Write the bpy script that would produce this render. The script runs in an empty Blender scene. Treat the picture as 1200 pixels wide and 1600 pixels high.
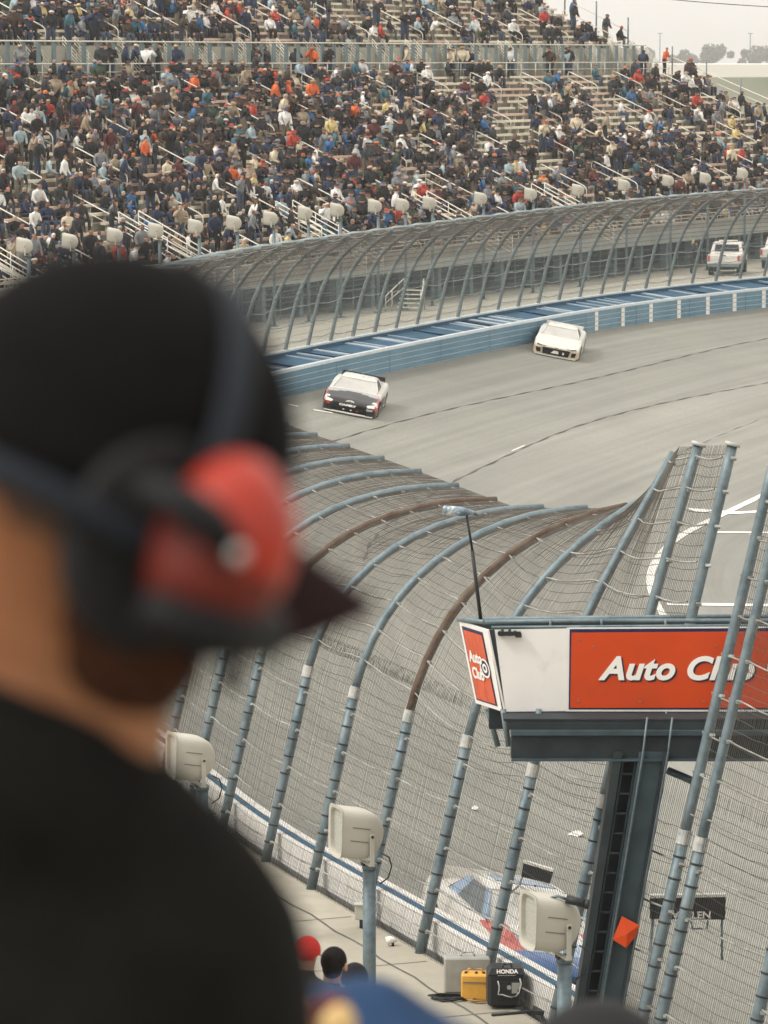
import bpy, bmesh, math, random
import numpy as np
from mathutils import Vector, Matrix, noise
random.seed(7); rng = np.random.default_rng(7)
SC = bpy.context.scene
COL = SC.collection
PI = math.pi; R = math.radians

# ------------------------------------------------------------------ camera, sky, sun, exposure
HC = 12.5                      # eye height above the walkway behind the wall
F_PX = 6000.0                  # focal length in photo pixels (1200 x 1600)
PITCH = math.atan(710 / F_PX)
cam = bpy.data.cameras.new('camera'); camo = bpy.data.objects.new('camera', cam); COL.objects.link(camo)
camo.location = (0, 0, HC); camo.rotation_euler = (PI/2 - PITCH, 0, 0)
cam.sensor_fit = 'VERTICAL'; cam.sensor_height = 36; cam.sensor_width = 27
cam.lens = F_PX / 1600 * 36
cam.clip_start = 0.3; cam.clip_end = 6000
cam.dof.use_dof = True; cam.dof.focus_distance = 80; cam.dof.aperture_fstop = 7.6
SC.camera = camo

W = bpy.data.worlds.new('World'); SC.world = W; W.use_nodes = True
nt = W.node_tree; nt.nodes.clear()
out = nt.nodes.new('ShaderNodeOutputWorld'); bg = nt.nodes.new('ShaderNodeBackground')
sky = nt.nodes.new('ShaderNodeTexSky'); sky.sky_type = 'NISHITA'; sky.sun_disc = False
sky.sun_elevation = R(48); sky.sun_rotation = R(252)
sky.dust_density = 4.0; sky.air_density = 1.0; sky.ozone_density = 1.0
hs = nt.nodes.new('ShaderNodeHueSaturation'); hs.inputs['Saturation'].default_value = 0.12
# an even cloud deck: the clear sky is evened out towards one warm grey white
mixc = nt.nodes.new('ShaderNodeMix'); mixc.data_type = 'RGBA'; mixc.inputs[0].default_value = 0.8
tc = nt.nodes.new('ShaderNodeTexCoord'); nz = nt.nodes.new('ShaderNodeTexNoise')
nz.inputs['Scale'].default_value = 2.2; nz.inputs['Detail'].default_value = 6
rampc = nt.nodes.new('ShaderNodeValToRGB')
rampc.color_ramp.elements[0].position = 0.3; rampc.color_ramp.elements[0].color = (6.7, 6.35, 5.85, 1)
rampc.color_ramp.elements[1].position = 0.75; rampc.color_ramp.elements[1].color = (7.8, 7.4, 6.8, 1)
nt.links.new(tc.outputs['Generated'], nz.inputs['Vector']); nt.links.new(nz.outputs['Fac'], rampc.inputs['Fac'])
nt.links.new(sky.outputs[0], hs.inputs['Color'])
nt.links.new(hs.outputs[0], mixc.inputs[6]); nt.links.new(rampc.outputs[0], mixc.inputs[7])
sx = nt.nodes.new('ShaderNodeSeparateXYZ'); mrz = nt.nodes.new('ShaderNodeMapRange')      # an overcast sky is brighter overhead
mrz.inputs[1].default_value = .05; mrz.inputs[2].default_value = 1.0; mrz.inputs[3].default_value = 1.36; mrz.inputs[4].default_value = 2.35
vm = nt.nodes.new('ShaderNodeVectorMath'); vm.operation = 'SCALE'
nt.links.new(tc.outputs['Generated'], sx.inputs[0]); nt.links.new(sx.outputs['Z'], mrz.inputs[0])
nt.links.new(mixc.outputs[2], vm.inputs[0]); nt.links.new(mrz.outputs[0], vm.inputs['Scale'])
nt.links.new(vm.outputs[0], bg.inputs['Color']); bg.inputs['Strength'].default_value = 0.10
nt.links.new(bg.outputs[0], out.inputs['Surface'])
sl = bpy.data.lights.new('sun', 'SUN'); sl.energy = 1.5; sl.angle = R(12); sl.color = (1, .94, .86)
so = bpy.data.objects.new('sun', sl); COL.objects.link(so)
so.rotation_euler = (R(42), 0, R(-72))
SC.view_settings.view_transform = 'Standard'; SC.view_settings.look = 'None'
SC.view_settings.gamma = 1; SC.view_settings.use_curve_mapping = False
SC.view_settings.exposure = 0.36
SC.cycles.max_bounces = 5; SC.cycles.diffuse_bounces = 2; SC.cycles.glossy_bounces = 2
SC.cycles.transparent_max_bounces = 6

# ------------------------------------------------------------------ pixel helpers (photo pixels to places)
cp, sp = math.cos(PITCH), math.sin(PITCH)
def ray(px, py):
    a = (px - 600) / F_PX; b = -(py - 800) / F_PX
    return Vector((a, cp + b*sp, -sp + b*cp))
CAM = Vector((0, 0, HC))
def at_z(px, py, z):
    d = ray(px, py); return CAM + d * ((z - HC) / d.z)
def at_y(px, py, y):
    d = ray(px, py); return CAM + d * (y / d.y)
def proj(p):
    x, y, z = p[0], p[1], p[2] - HC
    dep = y*cp - z*sp; up = y*sp + z*cp
    return 600 + F_PX*x/dep, 800 - F_PX*up/dep

# ------------------------------------------------------------------ materials
MATS = {}
def mat(name, col, rough=.7, metal=0.0, var=.12, scale=6.0, bump=0.0, col2=None, scale2=None, spec=.28, thresh=(.35, .7), coat=0.0, objvar=False):
    if name in MATS: return MATS[name]
    m = bpy.data.materials.new(name); m.use_nodes = True; MATS[name] = m
    n = m.node_tree; b = n.nodes['Principled BSDF']
    b.inputs['Roughness'].default_value = rough; b.inputs['Metallic'].default_value = metal
    b.inputs['Specular IOR Level'].default_value = spec
    if coat: b.inputs['Coat Weight'].default_value = coat
    t = n.nodes.new('ShaderNodeTexCoord'); z = n.nodes.new('ShaderNodeTexNoise')
    z.inputs['Scale'].default_value = scale; z.inputs['Detail'].default_value = 5
    n.links.new(t.outputs['Object'], z.inputs['Vector'])
    rp = n.nodes.new('ShaderNodeValToRGB'); e = rp.color_ramp.elements
    c = col
    e[0].position = .3; e[0].color = (c[0]*(1-var), c[1]*(1-var), c[2]*(1-var), 1)
    e[1].position = .7; e[1].color = (min(1, c[0]*(1+var)), min(1, c[1]*(1+var)), min(1, c[2]*(1+var)), 1)
    n.links.new(z.outputs['Fac'], rp.inputs['Fac']); last = rp.outputs['Color']
    if col2:
        z2 = n.nodes.new('ShaderNodeTexNoise'); z2.inputs['Scale'].default_value = scale2 or scale*.3
        z2.inputs['Detail'].default_value = 6; z2.inputs['Roughness'].default_value = .65
        n.links.new(t.outputs['Object'], z2.inputs['Vector'])
        mr = n.nodes.new('ShaderNodeMapRange'); mr.inputs[1].default_value = thresh[0]; mr.inputs[2].default_value = thresh[1]
        n.links.new(z2.outputs['Fac'], mr.inputs[0])
        mx = n.nodes.new('ShaderNodeMix'); mx.data_type = 'RGBA'
        n.links.new(mr.outputs[0], mx.inputs[0]); n.links.new(last, mx.inputs[6]); mx.inputs[7].default_value = (*col2, 1)
        last = mx.outputs[2]
    n.links.new(last, b.inputs['Base Color'])
    if bump:
        bp = n.nodes.new('ShaderNodeBump'); bp.inputs['Strength'].default_value = bump; bp.inputs['Distance'].default_value = .02
        n.links.new(z.outputs['Fac'], bp.inputs['Height']); n.links.new(bp.outputs[0], b.inputs['Normal'])
    return m

asphalt = mat('asphalt', (.272, .270, .236), .9, var=.10, scale=9, col2=(.215, .213, .192), scale2=.06, bump=.15)
def streaks(m, groove=True):
    n = m.node_tree; b = n.nodes['Principled BSDF']; src = b.inputs['Base Color'].links[0].from_socket
    uvn = n.nodes.new('ShaderNodeUVMap'); mp = n.nodes.new('ShaderNodeMapping'); mp.inputs['Scale'].default_value = (.022, 1.5, 1)
    z = n.nodes.new('ShaderNodeTexNoise'); z.inputs['Scale'].default_value = 1; z.inputs['Detail'].default_value = 7; z.inputs['Roughness'].default_value = .6
    n.links.new(uvn.outputs[0], mp.inputs[0]); n.links.new(mp.outputs[0], z.inputs['Vector'])
    mr = n.nodes.new('ShaderNodeMapRange'); mr.inputs[1].default_value = .3; mr.inputs[2].default_value = .72; mr.inputs[3].default_value = 1.12; mr.inputs[4].default_value = .80
    n.links.new(z.outputs['Fac'], mr.inputs[0])
    g = n.nodes.new('ShaderNodeTexNoise'); g.inputs['Scale'].default_value = 38; g.inputs['Detail'].default_value = 3
    t = n.nodes.new('ShaderNodeTexCoord'); n.links.new(t.outputs['Object'], g.inputs['Vector'])
    mg = n.nodes.new('ShaderNodeMapRange'); mg.inputs[3].default_value = .72; mg.inputs[4].default_value = 1.28; n.links.new(g.outputs['Fac'], mg.inputs[0])
    mm = n.nodes.new('ShaderNodeMath'); mm.operation = 'MULTIPLY'; n.links.new(mr.outputs[0], mm.inputs[0]); n.links.new(mg.outputs[0], mm.inputs[1])
    v = n.nodes.new('ShaderNodeVectorMath'); v.operation = 'SCALE'; n.links.new(src, v.inputs[0]); n.links.new(mm.outputs[0], v.inputs['Scale']); n.links.new(v.outputs[0], b.inputs['Base Color'])
streaks(asphalt)
apron_m = mat('apron_asphalt', (.235, .232, .208), .9, var=.10, scale=9, col2=(.19, .19, .172), scale2=.08, bump=.15)
streaks(apron_m)
rubber = mat('tar_seam', (.06, .06, .055), .9, col2=(.16, .155, .14), scale2=.7)
concrete = mat('walkway_concrete', (.36, .335, .275), .9, var=.10, scale=3, col2=(.29, .27, .22), scale2=.35, bump=.2)
stand_conc = mat('stand_concrete', (.42, .40, .335), .9, var=.15, scale=2.0, col2=(.26, .25, .21), scale2=.5)
stand_dark = mat('understand_dark', (.05, .055, .055), .9)
white_p = mat('white_paint', (.78, .76, .72), .55, var=.05, scale=3, col2=(.55, .53, .48), scale2=1.5, thresh=(.6, .8))
line_w = mat('line_white', (.72, .71, .66), .8, var=.08, scale=8, col2=(.4, .39, .35), scale2=2.5, thresh=(.55, .75))
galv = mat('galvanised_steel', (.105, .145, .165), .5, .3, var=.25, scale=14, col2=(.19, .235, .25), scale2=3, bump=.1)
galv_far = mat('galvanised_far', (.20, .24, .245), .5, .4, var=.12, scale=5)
rusty = mat('rusted_steel', (.085, .055, .038), .8, .2, var=.25, scale=18, col2=(.15, .12, .095), scale2=3)
wire_m = mat('wire_steel', (.085, .087, .08), .6, .5, var=.2, scale=30)
wire_r = mat('wire_rusty', (.08, .07, .058), .8, .2, var=.3, scale=4, col2=(.15, .14, .125), scale2=.9)
cable_m = mat('cable_steel', (.42, .44, .42), .5, .5, var=.2, scale=9, col2=(.2, .18, .15), scale2=2)
wrap_m = mat('wrap_dark', (.035, .035, .035), .7)
blue_w = mat('barrier_blue', (.105, .215, .30), .6, var=.07, scale=1.5, col2=(.15, .265, .34), scale2=.25, thresh=(.4, .65))
blue_d = mat('barrier_blue_deep', (.028, .095, .165), .6, var=.15, scale=3)
bench_c = mat('bench_cream', (.76, .69, .54), .7, var=.12, scale=3, col2=(.60, .54, .42), scale2=.8)
bench_p = mat('bench_pink', (.66, .46, .37), .7, var=.12, scale=3, col2=(.56, .43, .35), scale2=.8)
rail_w = mat('rail_cream', (.66, .63, .54), .5, .1, var=.08, scale=5)
post_b = mat('post_bluegrey', (.15, .20, .21), .6, .2, var=.15, scale=3)

# ------------------------------------------------------------------ mesh helpers
def link(o, parent=None):
    COL.objects.link(o)
    if parent: o.parent = parent
    return o
def tag(o, label=None, cat=None, group=None, kind=None):
    if label: o['label'] = label
    if cat: o['category'] = cat
    if group: o['group'] = group
    if kind: o['kind'] = kind
    return o
def empty(name, loc=(0, 0, 0), rot=(0, 0, 0), label=None, cat=None, group=None):
    o = bpy.data.objects.new(name, None); o.location = loc; o.rotation_euler = rot; o.empty_display_size = .1
    COL.objects.link(o); return tag(o, label, cat, group)
def arr_mesh(name, V, Q, mats, parent=None, mi=None, smooth=False, loc=None):
    V = np.asarray(V, dtype=np.float32).reshape(-1, 3); Q = np.asarray(Q, dtype=np.int32)
    me = bpy.data.meshes.new(name); k = Q.shape[1]
    me.vertices.add(len(V)); me.vertices.foreach_set('co', V.ravel())
    me.loops.add(Q.size); me.loops.foreach_set('vertex_index', Q.ravel())
    me.polygons.add(len(Q)); me.polygons.foreach_set('loop_start', np.arange(0, Q.size, k, dtype=np.int32))
    me.polygons.foreach_set('loop_total', np.full(len(Q), k, dtype=np.int32))
    if smooth: me.polygons.foreach_set('use_smooth', np.ones(len(Q), dtype=bool))
    for m in (mats if isinstance(mats, (list, tuple)) else [mats]): me.materials.append(m)
    if mi is not None: me.polygons.foreach_set('material_index', np.asarray(mi, dtype=np.int32))
    me.update(calc_edges=True); me.validate()
    o = bpy.data.objects.new(name, me); link(o, parent)
    return o
class MB:
    def __init__(s): s.v = []; s.f = []; s.m = []; s.s = []
    def add(s, vs, fs, m=0, sm=False):
        b = len(s.v); s.v += [tuple(v) for v in vs]; s.f += [tuple(b+i for i in f) for f in fs]
        s.m += [m]*len(fs); s.s += [sm]*len(fs); return s
    def box(s, c, d, m=0, rot=None, bev=0):
        x, y, z = d[0]/2, d[1]/2, d[2]/2; c = Vector(c)
        if bev:
            b = bev; vs = []
            prof = [(x-b, y), (x, y-b), (x, -y+b), (x-b, -y), (-x+b, -y), (-x, -y+b), (-x, y-b), (-x+b, y)]
            ins = [(px*(x-b)/x if abs(px) == x else px*(1-b/x), py*(1-b/y)) for px, py in prof]
            rings = [(ins, -z), (prof, -z+b), (prof, z-b), (ins, z)]
            for pr, zz in rings: vs += [Vector((p[0], p[1], zz)) for p in pr]
            fs = [tuple(range(8))] + [(k*8+i, k*8+(i+1) % 8, k*8+8+(i+1) % 8, k*8+8+i) for k in range(3) for i in range(8)] + [tuple(24+i for i in reversed(range(8)))]
        else:
            vs = [Vector((i, j, k)) for i in (-x, x) for j in (-y, y) for k in (-z, z)]
            fs = [(0, 1, 3, 2), (4, 6, 7, 5), (0, 4, 5, 1), (2, 3, 7, 6), (0, 2, 6, 4), (1, 5, 7, 3)]
        if rot is not None: vs = [rot @ v for v in vs]
        return s.add([v + c for v in vs], fs, m)
    def tube(s, pts, r, m=0, n=8, caps=True, r2=None, sm=True):
        pts = [Vector(p) for p in pts]; K = len(pts); vs = []
        up = Vector((0, 0, 1)); t0 = (pts[1]-pts[0]).normalized()
        if abs(t0.z) > .9: up = Vector((1, 0, 0))
        for i, p in enumerate(pts):
            t = (pts[min(i+1, K-1)] - pts[max(i-1, 0)]).normalized()
            a = t.cross(up)
            if a.length < 1e-4: a = t.cross(Vector((0, 1, 0)))
            a.normalize(); b = t.cross(a).normalized(); up = a.cross(t) if False else up
            rr = r if r2 is None else r + (r2-r)*i/(K-1)
            if isinstance(r, (list, tuple)): rr = r[i]
            vs += [p + a*math.cos(2*PI*k/n)*rr + b*math.sin(2*PI*k/n)*rr for k in range(n)]
        fs = [(i*n+k, i*n+(k+1) % n, i*n+n+(k+1) % n, i*n+n+k) for i in range(K-1) for k in range(n)]
        s.add(vs, fs, m, sm)
        if caps:
            b = len(s.v) - K*n
            s.f += [tuple(b+k for k in reversed(range(n))), tuple(b+(K-1)*n+k for k in range(n))]; s.m += [m, m]; s.s += [False, False]
        return s
    def loft(s, rings, m=0, closed=True, sm=True, caps=True):
        n = len(rings[0]); vs = [p for r_ in rings for p in r_]; b = len(s.v)
        kk = n if closed else n-1
        fs = [(i*n+k, i*n+(k+1) % n, i*n+n+(k+1) % n, i*n+n+k) for i in range(len(rings)-1) for k in range(kk)]
        s.add(vs, fs, m, sm)
        if caps and closed:
            s.f += [tuple(b+k for k in reversed(range(n))), tuple(b+(len(rings)-1)*n+k for k in range(n))]; s.m += [m, m]; s.s += [False, False]
        return s
    def ell(s, c, r, m=0, axes=None, nu=16, nv=10, vmin=-PI/2, vmax=PI/2):
        c = Vector(c); ax = axes or (Vector((1, 0, 0)), Vector((0, 1, 0)), Vector((0, 0, 1))); vs = []
        for j in range(nv+1):
            b = vmin + (vmax-vmin)*j/nv
            for i in range(nu):
                a = 2*PI*i/nu
                vs.append(c + ax[0]*r[0]*math.cos(a)*math.cos(b) + ax[1]*r[1]*math.sin(a)*math.cos(b) + ax[2]*r[2]*math.sin(b))
        fs = [(j*nu+i, j*nu+(i+1) % nu, (j+1)*nu+(i+1) % nu, (j+1)*nu+i) for j in range(nv) for i in range(nu)]
        return s.add(vs, fs, m, True)
    def build(s, name, mats, parent=None, bevel=0):
        me = bpy.data.meshes.new(name); me.from_pydata(s.v, [], s.f)
        for m in (mats if isinstance(mats, (list, tuple)) else [mats]): me.materials.append(m)
        me.polygons.foreach_set('material_index', s.m); me.polygons.foreach_set('use_smooth', s.s); me.update()
        o = bpy.data.objects.new(name, me); link(o, parent)
        return o
def text_mesh(name, body, size, mats, parent=None, shear=0.0, offset=0.0, extrude=.002, mw=None, spacing=1.0):
    cu = bpy.data.curves.new('t', 'FONT'); cu.body = body; cu.size = size; cu.shear = shear; cu.offset = offset
    cu.extrude = extrude; cu.space_character = spacing; cu.align_x = 'LEFT'; cu.resolution_u = 6
    to = bpy.data.objects.new('t', cu); COL.objects.link(to)
    bpy.context.view_layer.update()
    dg = bpy.context.evaluated_depsgraph_get()
    me = bpy.data.meshes.new_from_object(to.evaluated_get(dg)); me.name = name
    bpy.data.objects.remove(to); me.materials.clear(); me.materials.append(mats)
    o = bpy.data.objects.new(name, me); link(o, parent)
    if mw is not None: o.matrix_local = mw
    return o
def remesh(name, mb, voxel, m, parent=None, smooth=6, mats=None):
    o = mb.build(name, m, None)
    r_ = o.modifiers.new('r', 'REMESH'); r_.mode = 'VOXEL'; r_.voxel_size = voxel; r_.use_smooth_shade = True
    if smooth:
        q = o.modifiers.new('s', 'SMOOTH'); q.iterations = smooth; q.factor = .5
    bpy.context.view_layer.update(); dg = bpy.context.evaluated_depsgraph_get()
    me = bpy.data.meshes.new_from_object(o.evaluated_get(dg)); me.name = name
    old = o.data; o.modifiers.clear(); o.data = me; bpy.data.meshes.remove(old)
    if not me.materials: me.materials.append(m)
    if parent: o.parent = parent
    return o
def axes_matrix(x, y, z, loc):
    M = Matrix.Identity(4)
    for i in range(3): M[i][0] = x[i]; M[i][1] = y[i]; M[i][2] = z[i]; M[i][3] = loc[i]
    return M

# ------------------------------------------------------------------ the line of the fence (ground points)
CP = [(13.6, 18), (9.8, 29), (5.9, 39.5)] + [tuple(at_z(px, py, 0)[:2]) for px, py in ((860, 1600), (755, 1545), (652, 1500), (567, 1435), (485, 1400), (417, 1335))]
# smooth straight fit through the measured near bases
near = np.array(CP[3:]); kx = np.polyfit(near[:, 1], near[:, 0], 1)
CP = [(float(np.polyval(kx, y)), y) for y in (15, 22, 30, 38, 46, 54, 60)]
CP += [(-3.9, 66), (-5.4, 71), (-7.1, 77), (-9.0, 86), (-10.4, 96), (-11.2, 107), (-11.1, 118), (-9.3, 130), (-5.9, 141), (-.9, 155.3), (7.7, 176.8), (17.6, 194), (32, 212), (52, 230), (80, 248), (120, 262)]
def catmull(P, n=24):
    P = [np.array(p, float) for p in P]; P = [2*P[0]-P[1]] + P + [2*P[-1]-P[-2]]; o = []
    for i in range(1, len(P)-2):
        for k in range(n):
            t = k/n; a, b, c, d = P[i-1:i+3]
            o.append(.5*((2*b)+(-a+c)*t+(2*a-5*b+4*c-d)*t*t+(-a+3*b-3*c+d)*t**3))
    o.append(P[-2]); return np.array(o)
CURV = catmull(CP)
for _ in range(60):                                    # even out the bends
    CURV[1:-1] = .25*CURV[:-2] + .5*CURV[1:-1] + .25*CURV[2:]
SL = np.concatenate([[0], np.cumsum(np.linalg.norm(np.diff(CURV, axis=0), axis=1))]); LEN = SL[-1]
def cpos(s):
    s = np.asarray(s, float)
    return np.stack([np.interp(s, SL, CURV[:, 0]), np.interp(s, SL, CURV[:, 1])], -1)
def cfr(s):
    a = cpos(np.asarray(s, float)-.6); b = cpos(np.asarray(s, float)+.6); t = b-a
    t = t/np.linalg.norm(t, axis=-1, keepdims=True)
    return cpos(s), t, np.stack([t[..., 1], -t[..., 0]], -1)     # point, forward tangent, normal to the track side
def s_of_y(y): return float(np.interp(y, CURV[:, 1], SL))
def smooth(x, a, b):
    t = np.clip((np.asarray(x, float)-a)/(b-a), 0, 1); return t*t*(3-2*t)
def front_off(y): return .5 + 1.4*smooth(y, 78, 100)
def zedge(y): return -.5 + .5*smooth(y, 78, 115)
BANK = math.tan(R(11)); DW = 17.6
def track_zd(y, d): return zedge(y) - BANK*np.minimum(d, DW) - .012*np.maximum(d-DW, 0)
_fs = np.linspace(0, LEN, 700); _p, _t, _n = cfr(_fs); FRONT = _p + _n*front_off(_p[:, 1])[:, None]
def track_z(x, y):
    i = int(np.argmin((FRONT[:, 0]-x)**2 + (FRONT[:, 1]-y)**2))
    d = float((x-FRONT[i, 0])*_n[i, 0] + (y-FRONT[i, 1])*_n[i, 1])
    return float(track_zd(_p[i, 1], max(d, 0))), d, _n[i], _t[i]
def on_track(px, py):
    d = ray(px, py); k = 30.0
    while k < 400:
        p = CAM + d*k
        if p.z < track_z(p.x, p.y)[0]: return p
        k += .1
    return p

def strip(name, ds, zf, ss, m, kind='structure', parent=None, doff=None, mi=None):
    """a sheet that follows the fence line: ds = distances to the track side"""
    p, t, n = cfr(ss); V = []
    for j, d in enumerate(ds):
        dd = d + (doff(p[:, 1]) if doff else 0)
        q = p + n*np.reshape(dd, (-1, 1)); V.append(np.concatenate([q, np.reshape(zf(p[:, 1], d), (-1, 1))*np.ones((len(ss), 1))], 1))
    V = np.array(V); J, S_ = V.shape[:2]
    Q = [(j*S_+i, (j+1)*S_+i, (j+1)*S_+i+1, j*S_+i+1) for j in range(J-1) for i in range(S_-1)]
    o = arr_mesh(name, V.reshape(-1, 3), Q, m, parent, mi=mi)
    uv = np.stack([np.tile(np.asarray(ss), J), np.repeat(np.asarray(ds, float), S_)], 1).astype(np.float32)
    lay = o.data.uv_layers.new(name='UVMap'); li = np.zeros(len(o.data.loops), dtype=np.int32); o.data.loops.foreach_get('vertex_index', li); lay.data.foreach_set('uv', uv[li].ravel())
    if kind: o['kind'] = kind
    return o
SS = np.linspace(.5, LEN-.5, 260)
# ground, concourse, track, apron
g = MB(); g.add([(-3000, -800, -4.9), (3000, -800, -4.9), (3000, 4500, -4.9), (-3000, 4500, -4.9)], [(0, 1, 2, 3)])
tag(g.build('ground', mat('dry_ground', (.30, .28, .22), .95, var=.2, scale=.02, col2=(.22, .23, .17), scale2=.01)), kind='structure')
strip('track', [0, 2, 5, 9, 13, DW], lambda y, d: track_zd(y, d), SS, asphalt, doff=front_off)
strip('apron', [DW, 24, 34, 48, 62], lambda y, d: track_zd(y, d), SS, apron_m, doff=front_off)
strip('white_line', [DW-.36, DW-.12], lambda y, d: track_zd(y, d)+.02, SS, line_w, doff=front_off)
strip('walkway', [0.05, -6, -60, -180], lambda y, d: 0*y + .0, SS, concrete)
# tar seams along the track, wandering a little
def seam(d0, y0, y1, wob, w=.05):
    ss = np.arange(s_of_y(y0), s_of_y(y1), .5); p, t, n = cfr(ss); V = []
    ph = random.random()*9
    dd = d0 + front_off(p[:, 1]) + wob*np.sin(ss*.11+ph) + .02*np.sin(ss*1.7+ph*2)
    for e in (-1, 1):
        q = p + n*(dd + e*w*(.6+.5*np.sin(ss*2.3+ph))/2)[:, None]
        V.append(np.concatenate([q, (track_zd(p[:, 1], dd-front_off(p[:, 1]))+.012)[:, None]], 1))
    V = np.array(V); k = len(ss)
    Q = [(i, k+i, k+i+1, i+1) for i in range(k-1)]
    return V.reshape(-1, 3), Q
SV, SQ = [], []; b0 = 0
for d0, y0, y1, wob, w in ((4.6, 108, 200, .35, .10), (9.0, 108, 215, .5, .10), (12.6, 150, 215, .3, .03)):
    v, q = seam(d0, y0, y1, wob, w); SV.append(v); SQ += [tuple(b0+i for i in f) for f in q]; b0 += len(v)
tag(arr_mesh('tar_seams', np.concatenate(SV), SQ, rubber), kind='structure')
# short painted ticks and thin lines on the apron
tm = MB()
def ground_line(p0, p1, w):
    a, b = on_track(*p0), on_track(*p1); N = 14; d = (b-a).normalized(); n_ = Vector((-d.y, d.x, 0)).normalized()*w/2; vs = []
    for i in range(N+1):
        p = a.lerp(b, i/N)
        for e in (1, -1):
            q = p + n_*e; vs.append((q.x, q.y, track_z(q.x, q.y)[0]+.016))
    tm.add(vs, [(2*i, 2*i+1, 2*i+3, 2*i+2) for i in range(N)])
for l in (((1078, 797), (1230, 797), .5), ((1105, 832), (1240, 833), .35), ((1042, 945), (1230, 947), .5), ((450, 632), (466, 636), .25), ((490, 641), (520, 646), .25), ((800, 705), (820, 697), .06)): ground_line(*l)
tag(tm.build('track_markings', line_w), kind='structure')
# slab joints in the walkway behind the near fence
jm = MB()
def walk_joint(d, s0, s1, w=.03, z=.006):
    ss = np.arange(s0, s1, .6); p, t, n = cfr(ss); dd = d + .03*np.sin(ss*3.1+d)
    a = p + n*(dd-w/2)[:, None]; b = p + n*(dd+w/2)[:, None]
    vs = [(*q, z) for q in a] + [(*q, z) for q in b]; k = len(ss)
    jm.add(vs, [(i, k+i, k+i+1, i+1) for i in range(k-1)])
for d in (-.62, -1.35, -2.9): walk_joint(d, 20, 62, .035)
for s in np.arange(22, 60, 3.0):
    p, t, n = cfr(s); a = p - n*.1; b = p - n*4
    jm.add([(*(a-t*.01), .007), (*(a+t*.01), .007), (*(b+t*.01), .007), (*(b-t*.01), .007)], [(0, 1, 2, 3)])
tag(jm.build('walkway_joints', rubber), kind='structure')

# ------------------------------------------------------------------ catch fence
def bez(P0, P1, P2, P3, n):
    t = np.linspace(0, 1, n)[:, None]
    return (1-t)**3*P0 + 3*(1-t)**2*t*P1 + 3*(1-t)*t*t*P2 + t**3*P3
def profile(tipw, tipz, straight, nb=9, base=0.0):
    """(across, up) points of one post from its foot to its tip"""
    J = np.array((.72, 3.0)); T = np.array((tipw, tipz)); lean = np.array((.24, .971)); L = np.linalg.norm(T-J)
    dirT = (1-straight)*np.array((1.0, -.05)) + straight*lean; dirT /= np.linalg.norm(dirT)
    B = bez(J, J+lean*L*.36, T-dirT*L*.42, T, nb)
    low = np.array([(0, base), (.24, 1.0), (.48, 2.0)]); return np.concatenate([low, B])
# tip (across, up, straightness) along the fence, at Y stations
TY = [15, 47.5, 49.2, 51.2, 53, 55.2, 57.5, 60.5, 90, 120, 300]
TW = [1.9, 1.9, 2.1, 3.0, 3.6, 4.25, 4.6, 4.7, 4.7, 4.7, 4.7]
TZ = [7.7, 7.65, 7.45, 7.1, 6.3, 5.85, 5.55, 5.25, 5.3, 6.0, 6.35]
TS = [1, 1, .9, .7, .35, .12, .02, 0, 0, 0, 0]
def prof_at(y, nb=9):
    return profile(np.interp(y, TY, TW), np.interp(y, TY, TZ), np.interp(y, TY, TS), nb)
def world_profile(s, nb=9):
    p, t, n = cfr(s); pr = prof_at(p[1], nb)
    return [Vector((p[0]+n[0]*w, p[1]+n[1]*w, z)) for w, z in pr], Vector((t[0], t[1], 0))
# station of the near posts: slide until the post passes the measured pixel at that height
def solve_post(px, py, y0=30, y1=75):
    best = None
    for s in np.arange(s_of_y(y0), s_of_y(y1), .04):
        P, _ = world_profile(s); Q = [proj(q) for q in P]
        for a, b in zip(Q, Q[1:]):
            if min(a[1], b[1]) <= py <= max(a[1], b[1]) and abs(a[1]-b[1]) > 1:
                x = a[0] + (b[0]-a[0])*(py-a[1])/(b[1]-a[1])
                if best is None or abs(x-px) < best[0]: best = (abs(x-px), s)
                break
    return best[1]
near_px = [(355, 1255), (430, 1275), (510, 1275), (603, 1275), (680, 1380), (785, 1415), (905, 1415), (960, 1480), (1026, 1500), (1055, 1500), (1190, 1560)]
near_s = [solve_post(*q) for q in near_px]
print('near posts s', [round(x, 1) for x in near_s], [round(float(cpos(x)[1]), 1) for x in near_s])
S_NEARFAR = s_of_y(88)
s_list = list(near_s)
s = min(near_s) - 2.3
while s > s_of_y(24): s_list.append(s); s -= 2.3
s = max(near_s) + 2.25
far_list = []
while s < LEN-30:
    (s_list if s < S_NEARFAR else far_list).append(s); s += 2.25 if s < S_NEARFAR else 2.5
fence_n = empty('catch_fence', label='near catch fence curving over the track, seen through its grey wire mesh', cat='fence')
fence_f = empty('catch_fence', label='far catch fence behind the blue barrier, below the crowded grandstand', cat='fence')
rust_idx = set([3, 0])                     # the brown arms of the near fence
order = sorted(range(len(near_s)), key=lambda i: -near_s[i])
rp_ = random.Random(3)
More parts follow.
